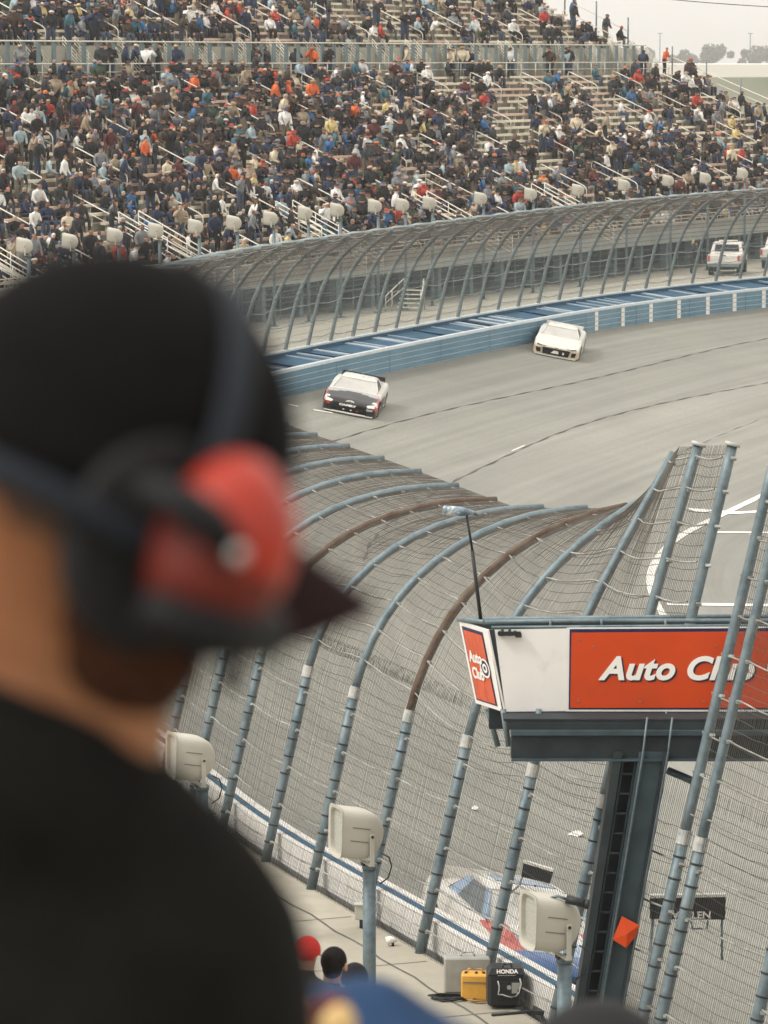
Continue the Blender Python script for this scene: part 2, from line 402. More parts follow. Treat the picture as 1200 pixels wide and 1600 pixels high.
for i, s in enumerate(s_list):
    P, t = world_profile(s, 13); y = P[0].y
    low, arm = P[:4], P[3:]
    m = MB(); m.tube([P[0]-Vector((0, 0, .05))]+low[1:], .076, n=12)
    # dark cable wraps round the tube
    for k in range(11):
        f = .3 + k*.27
        if f > 2.9: break
        c = P[0] + (P[3]-P[0])*(f/3.0); dz = (P[3]-P[0]).normalized()
        m.tube([c-dz*.012+t*.0, c+dz*.012], .084, 1, n=10)
    post = m.build('post', [galv, wrap_m], fence_n)
    a = MB(); a.tube([low[-1]-(low[-1]-low[-2]).normalized()*.12, low[-1]+(arm[1]-arm[0]).normalized()*.06], .088, n=14, sm=False)
    straight = np.interp(y, TY, TS)
    rust = i in (0, 3)
    mm = [mat('sleeve_pale', (.30, .33, .33), .6, .1, var=.3, scale=16, col2=(.52, .50, .46), scale2=6), rusty if rust else galv]
    a.tube(arm, .066, 1, n=12)
    if straight > .8: a.tube([arm[-1], arm[-1]+(arm[-1]-arm[-2]).normalized()*.05], .098, 0, n=12)
    ao = a.build('arm', mm, post)
    if rust: ao['label'] = 'rust brown arm of the fence post'
far_posts = far_list[:100]
mext = MB()
for i, s in enumerate(far_list):
    P, t = world_profile(s, 9); m = MB() if i < 98 else mext
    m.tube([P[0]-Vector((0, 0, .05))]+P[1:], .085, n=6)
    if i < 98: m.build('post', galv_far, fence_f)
if mext.v: tag(mext.build('post', galv_far, fence_f), kind='stuff')
def wires(name, slist, m, parent, r, i0=0, i1=None, nb=9, zoff=0.0, zmax=None):
    ss = np.array(slist); p, t, n = cfr(ss); PR = np.array([prof_at(y, nb) for y in p[:, 1]])
    PR = PR[:, i0:i1]
    w, z = PR[..., 0]-.0, PR[..., 1]
    # sits just on the track side of the posts
    C = np.zeros((len(ss), PR.shape[1], 3))
    C[..., :2] = p[:, None]+n[:, None]*(w+zoff)[..., None]; C[..., 2] = z
    C += np.random.default_rng(1).normal(0, .0025, C.shape)
    d = np.gradient(C, axis=1); d /= np.linalg.norm(d, axis=-1, keepdims=True)
    T = np.zeros_like(C); T[..., 0] = t[:, None, 0]; T[..., 1] = t[:, None, 1]
    N = np.cross(d, T); N /= np.linalg.norm(N, axis=-1, keepdims=True)
    ring = [T*math.cos(a)*r + N*math.sin(a)*r for a in (PI/2, PI/2+2*PI/3, PI/2+4*PI/3)]
    V = np.stack([C+q for q in ring], 2)                   # wires, K, 3, 3
    Nw, K = V.shape[:2]; idx = np.arange(Nw*K*3).reshape(Nw, K, 3)
    a = idx[:, :-1]; b = idx[:, 1:]
    Q = np.stack([a, np.roll(a, -1, 2), np.roll(b, -1, 2), b], -1).reshape(-1, 4)
    return arr_mesh(name, V.reshape(-1, 3), Q, m, parent)
def cables(name, ulist, s0, s1, step, m, parent, r, posts=None, sag=.0, nb=17, zoff=0.0, skip=None, jit=.004):
    ss = np.arange(s0, s1, step); p, t, n = cfr(ss); PR = np.array([prof_at(y, nb) for y in p[:, 1]])
    L = np.concatenate([np.zeros((len(ss), 1)), np.cumsum(np.linalg.norm(np.diff(PR, axis=1), axis=2), 1)], 1)
    ps = np.array(sorted(posts)) if posts is not None else None; VV, QQ = [], []; base = 0
    rg = np.random.default_rng(5)
    for u in ulist:
        if u < 0: uu = np.maximum(L[:, -1] + u, 0)          # measured back from the tip
        else: uu = np.full(len(ss), u)
        w = np.array([np.interp(uu[i], L[i], PR[i, :, 0]) for i in range(len(ss))]); z = np.array([np.interp(uu[i], L[i], PR[i, :, 1]) for i in range(len(ss))])
        if ps is not None:
            k = np.clip(np.searchsorted(ps, ss), 1, len(ps)-1); f = (ss-ps[k-1])/(ps[k]-ps[k-1]); f = np.clip(f, 0, 1)
            sg = sag*(.6+.8*np.modf(np.abs(np.sin(k*12.9+u*7.7))*43.7)[0])
            z = z - 4*f*(1-f)*sg
        C = np.zeros((len(ss), 3)); C[:, :2] = p + n*(w+zoff)[:, None]; C[:, 2] = z + rg.normal(0, jit, len(ss))
        T = np.gradient(C, axis=0); T /= np.linalg.norm(T, axis=1, keepdims=True)
        A = np.cross(T, [0, 0, 1.0]); A /= np.linalg.norm(A, axis=1, keepdims=True); B = np.cross(T, A)
        V = np.stack([C + A*math.cos(a)*r + B*math.sin(a)*r for a in (0, PI/2, PI, 3*PI/2)], 1)
        K = len(ss); idx = np.arange(K*4).reshape(K, 4)+base; a = idx[:-1]; b = idx[1:]
        if skip is not None:
            keep = ~((ss[:-1] > skip[0]) & (ss[:-1] < skip[1]) & ((C[:-1, 2] > skip[2])))
            a = a[keep]; b = b[keep]
        QQ.append(np.stack([a, np.roll(a, -1, 1), np.roll(b, -1, 1), b], -1).reshape(-1, 4)); VV.append(V.reshape(-1, 3)); base += K*4
    return arr_mesh(name, np.concatenate(VV), np.concatenate(QQ), m, parent)
sA, sB = s_of_y(30), S_NEARFAR
g0, g1 = near_s[7]-.02, near_s[8]+.02                     # the opening at the flag stand (between these two posts)
ga, gb = min(g0, g1), max(g0, g1)
ws = np.arange(sA, sB, .052)
wires('wire_mesh', ws, wire_m, fence_n, .0036, 0, 5, zoff=.0)
ws_open = ws[(ws < ga) | (ws > gb)]
wires('overhang_mesh', ws_open, wire_r, fence_n, .0036, 4, None, nb=13, zoff=.0)
uu_low = [x for x in np.arange(.2, 3.2, .155)]
cables('mesh_crosswire', uu_low, sA, sB, .3, wire_m, fence_n, .0035, posts=s_list, sag=.03, zoff=.0, jit=.006)
cables('overhang_crosswire', [-x for x in np.arange(.08, 4.9, .15)], sA, sB, .3, wire_r, fence_n, .0040, posts=s_list, sag=.04, zoff=.0, skip=(ga, gb, 0), jit=.008)
cables('steel_cable', [.35, .95, 1.55, 2.15, 2.75], sA, sB, .25, cable_m, fence_n, .014, posts=s_list, sag=.035, zoff=.0)
cables('steel_cable', [-.12, -.55, -1.0, -1.5, -2.0, -2.5, -3.0, -3.5, -4.0, -4.5], sA, sB, .25, cable_m, fence_n, .012, posts=s_list, sag=.05, zoff=-.02, skip=(ga, gb, 0))
# clips tying the cables to the posts
cm = MB()
for s in s_list:
    P, t = world_profile(s, 17); Ls = [0]
    for a, b in zip(P, P[1:]): Ls.append(Ls[-1]+(b-a).length)
    for u in [.35, .95, 1.55, 2.15, 2.75]+[Ls[-1]-q for q in (.12, .55, 1.0, 1.5, 2.0, 2.5, 3.0, 3.5, 4.0)]:
        q = [np.interp(u, Ls, [v[k] for v in P]) for k in range(3)]; q = Vector(q); n_ = Vector((t.y, -t.x, 0))
        for e in (-1, 1):
            cm.box(q + t*e*.10 + Vector((0, 0, -.03)), (.07, .05, .035), 0, rot=Matrix.Rotation(rp_.uniform(-.6, .6), 3, 'X'))
cm.build('cable_clip', cable_m, fence_n)['kind'] = 'stuff'
sC, sD = S_NEARFAR, LEN-30
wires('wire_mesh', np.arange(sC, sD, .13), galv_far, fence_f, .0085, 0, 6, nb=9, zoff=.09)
wires('overhang_mesh', np.arange(sC, sD, .13), wire_r, fence_f, .011, 5, None, nb=9, zoff=.09)
cables('steel_cable', [.4, 1.1, 1.8, 2.5, 3.2, -.12, -.7, -1.3, -2.0, -2.8], sC, sD, .8, cable_m, fence_f, .018, posts=far_list, sag=.10, zoff=.0, jit=.01)
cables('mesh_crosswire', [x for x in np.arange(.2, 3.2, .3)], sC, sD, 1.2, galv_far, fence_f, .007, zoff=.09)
cables('overhang_crosswire', [-x for x in np.arange(.1, 5.2, .24)], sC, sD, 1.2, wire_r, fence_f, .013, zoff=.05)

# ------------------------------------------------------------------ walls
# near concrete wall in front of the posts (to the track side)
def ribbon(mb, prof_f, ss, m=0, closed=True):
    p, t, n = cfr(ss); rings = []
    for i in range(len(ss)):
        rings.append([Vector((p[i, 0]+n[i, 0]*w, p[i, 1]+n[i, 1]*w, z)) for w, z in prof_f(p[i, 1])])
    k = len(rings[0]); vs = [q for r_ in rings for q in r_]; kk = k if closed else k-1
    fs = [(i*k+j, i*k+(j+1) % k, i*k+k+(j+1) % k, i*k+k+j) for i in range(len(rings)-1) for j in range(kk)]
    mb.add(vs, fs, m)
ssn = np.arange(s_of_y(24), s_of_y(92), 1.0)
wn = empty('track_wall', label='low white concrete wall with a blue top stripe along the near fence', cat='wall')
m = MB(); ribbon(m, lambda y: [(.24, -.02), (.24, .42), (.60, .42), (front_off(y)+.12, float(zedge(y))-.1)], ssn); m.build('wall', white_p, wn)
m = MB(); ribbon(m, lambda y: [(.33, .423), (.33, .427), (.45, .427), (.45, .423)], ssn); m.build('stripe', blue_d, wn)
# far energy absorbing barrier
ssf = np.arange(s_of_y(88), LEN-20, 1.5)
bf = empty('barrier', label='long blue steel barrier with white top edges along the far bend', cat='barrier')
m = MB(); ribbon(m, lambda y: [(.25, -.05), (.25, 1.36), (.50, 1.36), (.50, -.05)], ssf); m.build('concrete_wall', blue_d, bf)
m = MB(); ribbon(m, lambda y: [(.23, 1.365), (.23, 1.43), (.53, 1.43), (.53, 1.365)], ssf); m.build('wall_cap', mat('cap_white', (.50, .55, .56), .7), bf)
m = MB()
hts = [(0, .20), (.225, .425), (.45, .65), (.675, .875)]
for a, b in hts: ribbon(m, lambda y, a=a, b=b: [(1.72, a+.035), (1.9, a+.035), (1.9, b+.02), (1.72, b+.02)], ssf)
m.build('steel_tube', blue_w, bf)
m = MB(); ribbon(m, lambda y: [(1.70, .0), (1.87, .0), (1.87, .92), (1.70, .92)], ssf); m.build('tube_backing', mat('tube_gap', (.62, .68, .70), .6), bf)
m = MB(); ribbon(m, lambda y: [(1.70, .925), (1.9, .925), (1.9, 1.03), (1.70, 1.03)], ssf); m.build('top_edge', mat('top_edge_white', (.62, .67, .70), .6), bf)
m = MB(); ribbon(m, lambda y: [(.54, 1.20), (.54, 1.24), (1.69, .96), (1.69, .92)], ssf); m.build('top_panel', blue_d, bf)
m = MB()
s = s_of_y(100); k = 0
rb = random.Random(5)
while s < LEN-30:
    p, t, n = cfr(s); w_ = rb.choice((.10, .12, .18, .45)) ; sl_ = .9
    a = p + n*.55; b = p + n*1.66 + t*sl_
    vs = []
    for q, z in ((a, 1.16), (b, .93)):
        for e in (0, w_): vs.append((*(q+t*e), z))
    for q, z in ((a, 1.27), (b, 1.03)):
        for e in (0, w_): vs.append((*(q+t*e), z))
    m.add(vs, [(0, 1, 3, 2), (4, 6, 7, 5), (0, 4, 5, 1), (2, 3, 7, 6), (0, 2, 6, 4), (1, 5, 7, 3)], rb.choice((0, 0, 1)))  # pale foam blocks, and dark ones that paint the shadows between them
    s += rb.choice((.6, .9, 1.2, 2.2, 3.0)); k += 1
m.build('foam_and_shadow_block', [mat('foam_pale', (.38, .46, .52), .7, var=.15, scale=2), mat('foam_shadow', (.012, .03, .055), .8)], bf)['kind'] = 'stuff'
m = MB()
for px in (932, 973, 1017, 1061, 1105, 1148, 1193, 1240, 1290):
    # white vertical bars painted on the barrier face
    best = min(np.arange(s_of_y(140), LEN-30, .1), key=lambda q: abs(proj((*(cpos(q)+cfr(q)[2]*1.9), .5))[0]-px))
    for s in (best,):
        for a, b in hts:
            p, t, n = cfr(s); q = p + n*1.904; L_ = .19
            q0, q1 = q - t*L_/2*2, q + t*L_/2*2
            n3 = n*.012
            m.add([(*q0, a+.022), (*q1, a+.022), (*q1, b+.018), (*q0, b+.018), (*(q0+n3), a+.022), (*(q1+n3), a+.022), (*(q1+n3), b+.018), (*(q0+n3), b+.018)], [(0, 1, 2, 3), (4, 7, 6, 5), (0, 4, 5, 1), (3, 2, 6, 7), (0, 3, 7, 4), (1, 5, 6, 2)])
m.build('white_bar', white_p, bf)['kind'] = 'stuff'
m = MB()
for s in np.arange(s_of_y(100), LEN-40, 6.1):           # dark joints between the steel sections
    p, t, n = cfr(s); q = p + n*1.906
    m.add([(*(q-t*.02), .02), (*(q+t*.02), .02), (*(q+t*.02), .9), (*(q-t*.02), .9)], [(0, 1, 2, 3)])
m.build('panel_joint', mat('joint_dark', (.05, .09, .12), .8), bf)['kind'] = 'stuff'

# ------------------------------------------------------------------ the far grandstand
U = Vector((math.sin(R(27)), math.cos(R(27)), 0)); Vb = Vector((-math.cos(R(27)), math.sin(R(27)), 0)); O = Vector((-1.0, 190, 0))
def G(u, v, z): return O + U*u + Vb*v + Vector((0, 0, z))
RISE, TREAD, NR = .38, .85, 24; Z0, V0 = 2.1, 1.0
UL, UR, UR2 = -62.0, 90.0, 87.0
ZW = Z0 + RISE*NR; VW = V0 + TREAD*NR; WW = 2.2; ZU = ZW + 1.95; VU = VW + WW; NU = 11
def row_zv(i):
    return (Z0+RISE*i, V0+TREAD*i) if i < NR else (ZU+.40*(i-NR), VU+TREAD*(i-NR))
AISLE = 7.6; AW = 1.15
gs = empty('grandstand', label='huge stepped grandstand with cream and pink bench rows, full of people', cat='grandstand')
def gbox(m, u0, u1, v0, v1, z0, z1, mi=0):
    P = [G(u, v, z) for u in (u0, u1) for v in (v0, v1) for z in (z0, z1)]
    m.add(P, [(0, 1, 3, 2), (4, 6, 7, 5), (0, 4, 5, 1), (2, 3, 7, 6), (0, 2, 6, 4), (1, 5, 7, 3)], mi)
m = MB()
for i in range(NR): z, v = row_zv(i); gbox(m, UL, UR, v, v+TREAD+.02, z-RISE-.25 if i else z-.3, z)
gbox(m, UL, UR, VW+.02, VU, ZW-.3, ZW)
tread_m = mat('terrace_concrete', (.27, .255, .21), .95, var=.2, scale=1.5, col2=(.16, .155, .13), scale2=.4)
m.build('lower_terrace', tread_m, gs)
m = MB()
for i in range(NR, NR+NU): z, v = row_zv(i); gbox(m, UL, UR2, v, v+TREAD+.02, z-.65, z)
m.build('upper_terrace', tread_m, gs)
m = MB(); gbox(m, UL, UR, .55, .98, 1.75, 2.75); gbox(m, UL, UR, .50, .54, 1.70, 1.85); m.build('front_parapet', mat('parapet_grey', (.27, .28, .26), .9, var=.15, scale=1.2, col2=(.38, .37, .33), scale2=.4), gs)
m = MB(); gbox(m, UL, UR, 5.0, 5.3, -.1, 2.2); m.build('back_wall_below', stand_dark, gs)
m = MB()
u = UL
while u < UR: gbox(m, u, u+.35, .9, 1.3, 0, 1.7); gbox(m, u+1.9, u+1.96, .95, 1.0, 0, 1.7); gbox(m, u+.4, u+3.4, .97, 1.0, 1.0, 1.05); u += 3.8
m.build('support_column', post_b, gs)
def pipe(m, pts, r=.03, mi=0, n=5): m.tube([G(*p) for p in pts], r, mi, n=n)
m = MB()
for z in (2.8, 3.2, 3.0): pipe(m, [(UL, .75, z), (UR, .75, z)], .03)
u = UL
while u < UR: pipe(m, [(u, .75, 2.7), (u, .75, 3.2)], .025); u += 1.9
m.build('front_rail', rail_w, gs)
# bench rows, one part per row
rs = random.Random(11)
aisles = [UL + 2 + AISLE*k for k in range(int((UR-UL)/AISLE)+1)]
def in_aisle(u): return any(abs(u-a) < AW/2 for a in aisles)
for i in range(NR+NU):
    z, v = row_zv(i); m = MB(); end = UR if i < NR else UR2
    for k in range(-1, len(aisles)):
        a0 = aisles[k]+AW/2 if k >= 0 else UL; a1 = aisles[k+1]-AW/2 if k+1 < len(aisles) else end
        a1 = min(a1, end)
        if a1-a0 < .8: continue
        u = a0
        while u < a1-.3:
            w = min(rs.choice((3.2, 6.4, 6.4)), a1-u)
            px = proj(G(u, v, z))[0]
            pk = .25 + .35*(math.sin(i*.5+px*.006)+1)/2
            mi = 1 if rs.random() < pk else 0
            gbox(m, u+.02, u+w-.02, v+.42, v+.70, z+.31, z+.45, mi)
            q = u+.3
            while q < u+w: gbox(m, q, q+.06, v+.48, v+.62, z, z+.31, 2); q += 1.25
            u += w
    m.build('bench_row', [bench_c, bench_p, rail_w], gs)
# concourse back wall with pipe rails, blue grey posts and stair flights
m = MB()
u = UL; stairs = []
while u < UR2:
    gbox(m, u, u+3.3, VU-.12, VU-.02, ZW, ZU-.05); stairs.append(u+3.3); u += 4.6
m.build('concourse_wall', stand_conc, gs)
m = MB(); u = UL
while u < UR2: m = MB(); gbox(m, u, u+.30, VW+.75, VW+.87, ZW+.35, ZU+.20); m.build('concourse_post', post_b, gs); u += 1.53
m = MB(); pipe(m, [(UL, VW+.7, ZU+.20), (UR2, VW+.7, ZU+.20)], .045); pipe(m, [(UL, VW+.1, ZW+.95), (UR, VW+.1, ZW+.95)], .035); pipe(m, [(UL, VW+.1, ZW+.5), (UR, VW+.1, ZW+.5)], .02)
u = UL
while u < UR: pipe(m, [(u, VW+.1, ZW), (u, VW+.1, ZW+.95)], .03); u += 2.3
m.build('concourse_rail', rail_w, gs)
for k, u in enumerate(stairs):
    m = MB()
    for q in range(5): gbox(m, u, u+1.25, VU-1.3+q*.26, VU, ZW+q*.3-.02, ZW+q*.3+.28)
    for e in (0, 1.25):
        for h in (.35, .55, .75, .95): pipe(m, [(u+e, VU-1.35, ZW+h), (u+e, VU+.1, ZW+1.5+h)], .022, 1)
        for f in np.linspace(0, 1, 6): pipe(m, [(u+e, VU-1.35+1.45*f, ZW+1.5*f), (u+e, VU-1.35+1.45*f, ZW+1.5*f+.95)], .018, 1)
    m.build('stair', [stand_conc, rail_w], gs)
# end rail of the stand with dark posts
m = MB(); pipe(m, [(UR+.2, 0, 4.0), (UR+.2, VW, ZW+1.3)], .035, 0); pipe(m, [(UR+.2, 0, 3.5), (UR+.2, VW, ZW+.8)], .025, 0)
pipe(m, [(UR2+.2, VU, ZU+1.2), (UR2+.2, VU+9, ZU+4.2+1.2)], .03, 0)
for f in np.linspace(0, 1, 9): pipe(m, [(UR+.2, VW*f, 2.2+(ZW-2.2)*f), (UR+.2, VW*f, 4.3+(ZW-2.2)*f)], .05, 1)
for f in (0, 2.5, 5, 7.5): pipe(m, [(UR2+.2, VU+f, ZU+f*.47), (UR2+.2, VU+f, ZU+f*.47+2.2)], .06, 1)
m.build('end_rail', [rail_w, post_b], gs)

# handrails in the aisles, each a thing of its own
def vis(p, mx=25):
    x, y = proj(p); return -mx < x < 1200+mx and -mx < y < 1600
def words(n): return ('first', 'second', 'third', 'fourth', 'fifth', 'sixth', 'seventh', 'eighth', 'ninth', 'tenth', 'eleventh', 'twelfth', 'thirteenth', 'fourteenth', 'fifteenth', 'sixteenth', 'seventeenth', 'eighteenth', 'nineteenth', 'twentieth')[n] if n < 20 else str(n+1)+'th'
def aisle_word(a): return words(a)
rails = []
for ia, a in enumerate(aisles):
    for r0, nr in ((0, 4), (5, 4), (10, 4), (15, 4), (20, 3), (24, 5), (30, 4)):
        z0, v0 = row_zv(r0); z1, v1 = row_zv(r0+nr)
        if not (vis(G(a, v0, z0+.9)) or vis(G(a, v1, z1+.9))) or a > UR-1: continue
        rails.append((ia, a, r0, nr, z0, v0, z1, v1))
vis_aisles = sorted(set(r_[0] for r_ in rails))
for ia, a, r0, nr, z0, v0, z1, v1 in rails:
    m = MB(); sl_ = (z1-z0)/(v1-v0); h = .92
    base = G(a, v0, z0)
    def L(v, z): return Vb*(v) + Vector((0, 0, z))
    L1 = v1-v0-.4
    top = [L(0, 0), L(0, h-.18), L(.04, h-.05), L(.18, h+.18*sl_)] + [L(L1-.15, h+(L1-.15)*sl_), L(L1, h-.03+L1*sl_), L(L1+.05, h-.2+L1*sl_), L(L1+.05, L1*sl_-.05)]
    m.tube(top, .032, 0, n=6)
    mid = MB(); mid.tube([L(0, h*.5), L(L1+.05, h*.5+L1*sl_)], .024, 0, n=5)
    o = empty('handrail', base)
    m.build('top_rail', rail_w, o); mid.build('mid_rail', rail_w, o)
    where = 'above the concourse' if r0 >= 24 else 'below the concourse'
    rr = {0: 'lowest rail', 5: 'second rail up', 10: 'third rail up', 15: 'fourth rail up', 20: 'fifth rail up', 24: 'first rail up', 30: 'second rail up'}[r0]
    tag(o, f'cream pipe handrail, {rr} {where}, {aisle_word(vis_aisles.index(ia))} aisle from the left', 'handrail', 'pipe handrails in the aisles of the far grandstand')
# broad multi bar ramp rails at the foot of some aisles
sn = 0
for ia, a in enumerate(aisles):
    if ia % 2: continue
    for du in (-.9, .9):
        p0 = G(a+du, -.2, 2.0)
        x, y = proj(p0)
        if not (-40 < x < 1000): continue
        m = MB()
        for h in (.45, .7, .95, 1.2): m.tube([Vb*.0+Vector((0, 0, h-.3)), Vb*5.1+Vector((0, 0, h+RISE/TREAD*5.1-.3+.2))], .030, 0, n=5)
        for f in (0, 1.25, 2.5, 3.8, 5.1): m.tube([Vb*f+Vector((0, 0, f*RISE/TREAD-.25)), Vb*f+Vector((0, 0, f*RISE/TREAD+1.1))], .026, 0, n=5)
        o = m.build('ramp_rail', rail_w); o.location = p0
        sn += 1
        tag(o, f'four bar cream ramp railing at the foot of the stand, {words(sn-1)} from the left', 'railing', 'ramp railings at the foot of the far grandstand')

# ------------------------------------------------------------------ people of the crowd
def skel(pose, rg):
    j = rg.uniform; L = []
    if pose == 'stand':
        hz = .93; P = {'pel': (0, 0, hz), 'kl': (-.11, -.03+j(-.03, .03), .5), 'kr': (.11, -.03+j(-.05, .03), .5), 'al': (-.12, .02, .08), 'ar': (.13, .0, .08), 'tl': (-.13, -.14, .04), 'tr': (.15, -.14, .04), 'hl': (-.1, 0, .88), 'hr': (.1, 0, .88)}
        dz = 0
    else:
        hz = .56; P = {'pel': (0, 0, hz), 'kl': (-.14, -.42, .56), 'kr': (.14, -.42, .56), 'al': (-.14, -.40, .10), 'ar': (.15, -.42, .10), 'tl': (-.15, -.55, .05), 'tr': (.16, -.56, .05), 'hl': (-.1, -.06, .55), 'hr': (.1, -.06, .55)}
        dz = -.37
    f = j(-.02, .10) if pose == 'stand' else j(.0, .16)
    nk_up = .045 if rg is not rgp else 0
    P['sp'] = (0, -.02-f*.3, 1.15+dz); P['ch'] = (0, -.02-f, 1.36+dz-f*.1); P['nk'] = (0, -.04-f*1.1, 1.50+dz-f*.1); P['hb'] = (0, -.06-f*1.2, 1.58+nk_up+dz-f*.12); P['hd'] = (j(-.02, .02), -.07-f*1.2, 1.66+nk_up+dz-f*.12); P['ht'] = (j(-.02, .02), -.06-f*1.2, 1.735+nk_up+dz-f*.12)
    for s, e in (('l', -1), ('r', 1)):
        P['s'+s] = (e*.19, -.03-f, 1.40+dz-f*.1); k = rg.choice((0, 0, 1, 2)) if pose == 'stand' else rg.choice((0, 1, 3))
        if k == 0: P['e'+s] = (e*.27, -.05-f, 1.12+dz); P['w'+s] = (e*.22, -.20-f, .92+dz); P['g'+s] = (e*.20, -.25-f, .88+dz)
        elif k == 1: P['e'+s] = (e*.26, -.08-f, 1.12+dz); P['w'+s] = (e*.08, -.26-f, 1.16+dz); P['g'+s] = (e*.03, -.28-f, 1.17+dz)
        elif k == 2: P['e'+s] = (e*.30, -.16-f, 1.22+dz); P['w'+s] = (e*.12, -.22-f, 1.5+dz); P['g'+s] = (e*.09, -.20-f, 1.6+dz)
        else: P['e'+s] = (e*.25, -.14-f, 1.10+dz); P['w'+s] = (e*.15, -.36-f, 1.0+dz); P['g'+s] = (e*.12, -.42-f, .98+dz)
    B = [('pel', 'sp', 'j'), ('sp', 'ch', 'j'), ('ch', 'nk', 'j'), ('nk', 'hb', 's'), ('hb', 'hd', 's'), ('hd', 'ht', 'h'), ('pel', 'hl', 't'), ('pel', 'hr', 't')]
    for s in 'lr': B += [('h'+s, 'k'+s, 't'), ('k'+s, 'a'+s, 't'), ('a'+s, 't'+s, 'f'), ('ch', 's'+s, 'j'), ('s'+s, 'e'+s, 'j'), ('e'+s, 'w'+s, 'j'), ('w'+s, 'g'+s, 's')]
    rad = {'pel': .15, 'sp': .155, 'ch': .165, 'nk': .062, 'hb': .072, 'hd': .098, 'ht': .066}
    for s in 'lr': rad.update({'h'+s: .10, 'k'+s: .072, 'a'+s: .05, 't'+s: .045, 's'+s: .085, 'e'+s: .06, 'w'+s: .045, 'g'+s: .038})
    return P, B, rad
def skin_mesh(P, B, rad, sub, root='pel'):
    names = list(P); me = bpy.data.meshes.new('sk'); me.from_pydata([P[n] for n in names], [(names.index(a), names.index(b)) for a, b, _ in B], [])
    o = bpy.data.objects.new('sk', me); COL.objects.link(o); sm = o.modifiers.new('k', 'SKIN'); sm.use_smooth_shade = True
    for i, n in enumerate(names):
        r_ = rad[n]; v = me.skin_vertices[0].data[i]
        v.radius = (r_, r_) if not isinstance(r_, tuple) else r_
        v.use_root = n == root
    if sub: q = o.modifiers.new('b', 'SUBSURF'); q.levels = sub; q.render_levels = sub
    bpy.context.view_layer.update(); dg = bpy.context.evaluated_depsgraph_get()
    m2 = bpy.data.meshes.new_from_object(o.evaluated_get(dg)); bpy.data.objects.remove(o); bpy.data.meshes.remove(me)
    V = np.array([v.co[:] for v in m2.vertices]); F = [tuple(p.vertices) for p in m2.polygons]
    C = np.array([V[list(f)].mean(0) for f in F]); best = np.full(len(F), 9.); zone = np.full(len(F), 'j')
    for a, b, zc in B:
        A = np.array(P[a]); D = np.array(P[b])-A; t = np.clip(((C-A)@D)/(D@D), 0, 1); d = np.linalg.norm(C-(A+t[:, None]*D), axis=1) - .4*(rad[a]+rad[b])/2
        m_ = d < best; best[m_] = d[m_]; zone[m_] = zc
    hd = np.array(P['hd']); up = (zone == 'h') | ((zone == 's') & (C[:, 2] > hd[2]-.06) & (C[:, 1] > hd[1]+.03) & (np.abs(C[:, 0]) < .2))
    up |= (zone == 's') & (C[:, 2] > hd[2]+.03) & (np.abs(C[:, 0]-hd[0]) < .13)
    zone[up] = 'h'
    bpy.data.meshes.remove(m2)
    return V, F, zone
rgp = random.Random(21)
ARCH = []
for pose, cnt in (('sit', 7), ('stand', 5)):
    for k in range(cnt):
        P, B, rd = skel(pose, rgp); ARCH.append((pose, skin_mesh(P, B, rd, 1), skin_mesh(P, B, rd, 0)))
cm_ = bpy.data.materials.new('cloth_and_skin'); cm_.use_nodes = True
_b = cm_.node_tree.nodes['Principled BSDF']; _a = cm_.node_tree.nodes.new('ShaderNodeAttribute'); _a.attribute_name = 'tint'
_nz = cm_.node_tree.nodes.new('ShaderNodeTexNoise'); _nz.inputs['Scale'].default_value = 9
_m = cm_.node_tree.nodes.new('ShaderNodeMapRange'); _m.inputs[3].default_value = .7; _m.inputs[4].default_value = 1.3
_v = cm_.node_tree.nodes.new('ShaderNodeVectorMath'); _v.operation = 'SCALE'
_tc = cm_.node_tree.nodes.new('ShaderNodeTexCoord'); cm_.node_tree.links.new(_tc.outputs['Object'], _nz.inputs['Vector'])
cm_.node_tree.links.new(_nz.outputs['Fac'], _m.inputs[0]); cm_.node_tree.links.new(_m.outputs[0], _v.inputs['Scale'])
cm_.node_tree.links.new(_a.outputs['Color'], _v.inputs[0]); cm_.node_tree.links.new(_v.outputs[0], _b.inputs['Base Color']); _b.inputs['Roughness'].default_value = .85
JK = [('black', (.010, .010, .011), 46), ('charcoal', (.028, .029, .032), 14), ('navy', (.018, .028, .06), 13), ('dark brown', (.05, .032, .022), 7), ('grey', (.18, .19, .20), 8), ('white', (.66, .65, .62), 8), ('bright blue', (.03, .11, .24), 3.5), ('teal', (.04, .11, .135), 4), ('red', (.38, .045, .03), 3), ('orange', (.62, .12, .03), 1.8), ('maroon', (.085, .02, .02), 4), ('tan', (.30, .24, .165), 5), ('dark green', (.03, .055, .03), 2), ('pale blue', (.30, .38, .40), 4), ('yellow', (.55, .44, .20), 1), ('cream', (.55, .48, .35), 3)]
HT = [('dark hair', (.03, .02, .015), 36), ('black cap', (.012, .012, .014), 16), ('brown hair', (.10, .055, .03), 14), ('white cap', (.55, .53, .49), 7), ('red cap', (.40, .035, .02), 4), ('grey hair', (.28, .27, .26), 5), ('blonde hair', (.35, .24, .12), 4), ('grey hood', (.2, .2, .2), 4), ('orange cap', (.65, .13, .02), 2), ('blue cap', (.03, .08, .22), 5), ('tan hat', (.42, .34, .24), 5)]
TR = [(.02, .022, .03), (.03, .045, .08), (.05, .07, .11), (.015, .015, .015), (.15, .13, .1)]
SK = [(.42, .24, .16), (.34, .18, .11), (.50, .31, .22), (.22, .11, .07)]
def pick(T, rg):
    t = rg.random()*sum(x[2] for x in T)
    for x in T:
        t -= x[2]
        if t <= 0: return x
    return T[-1]
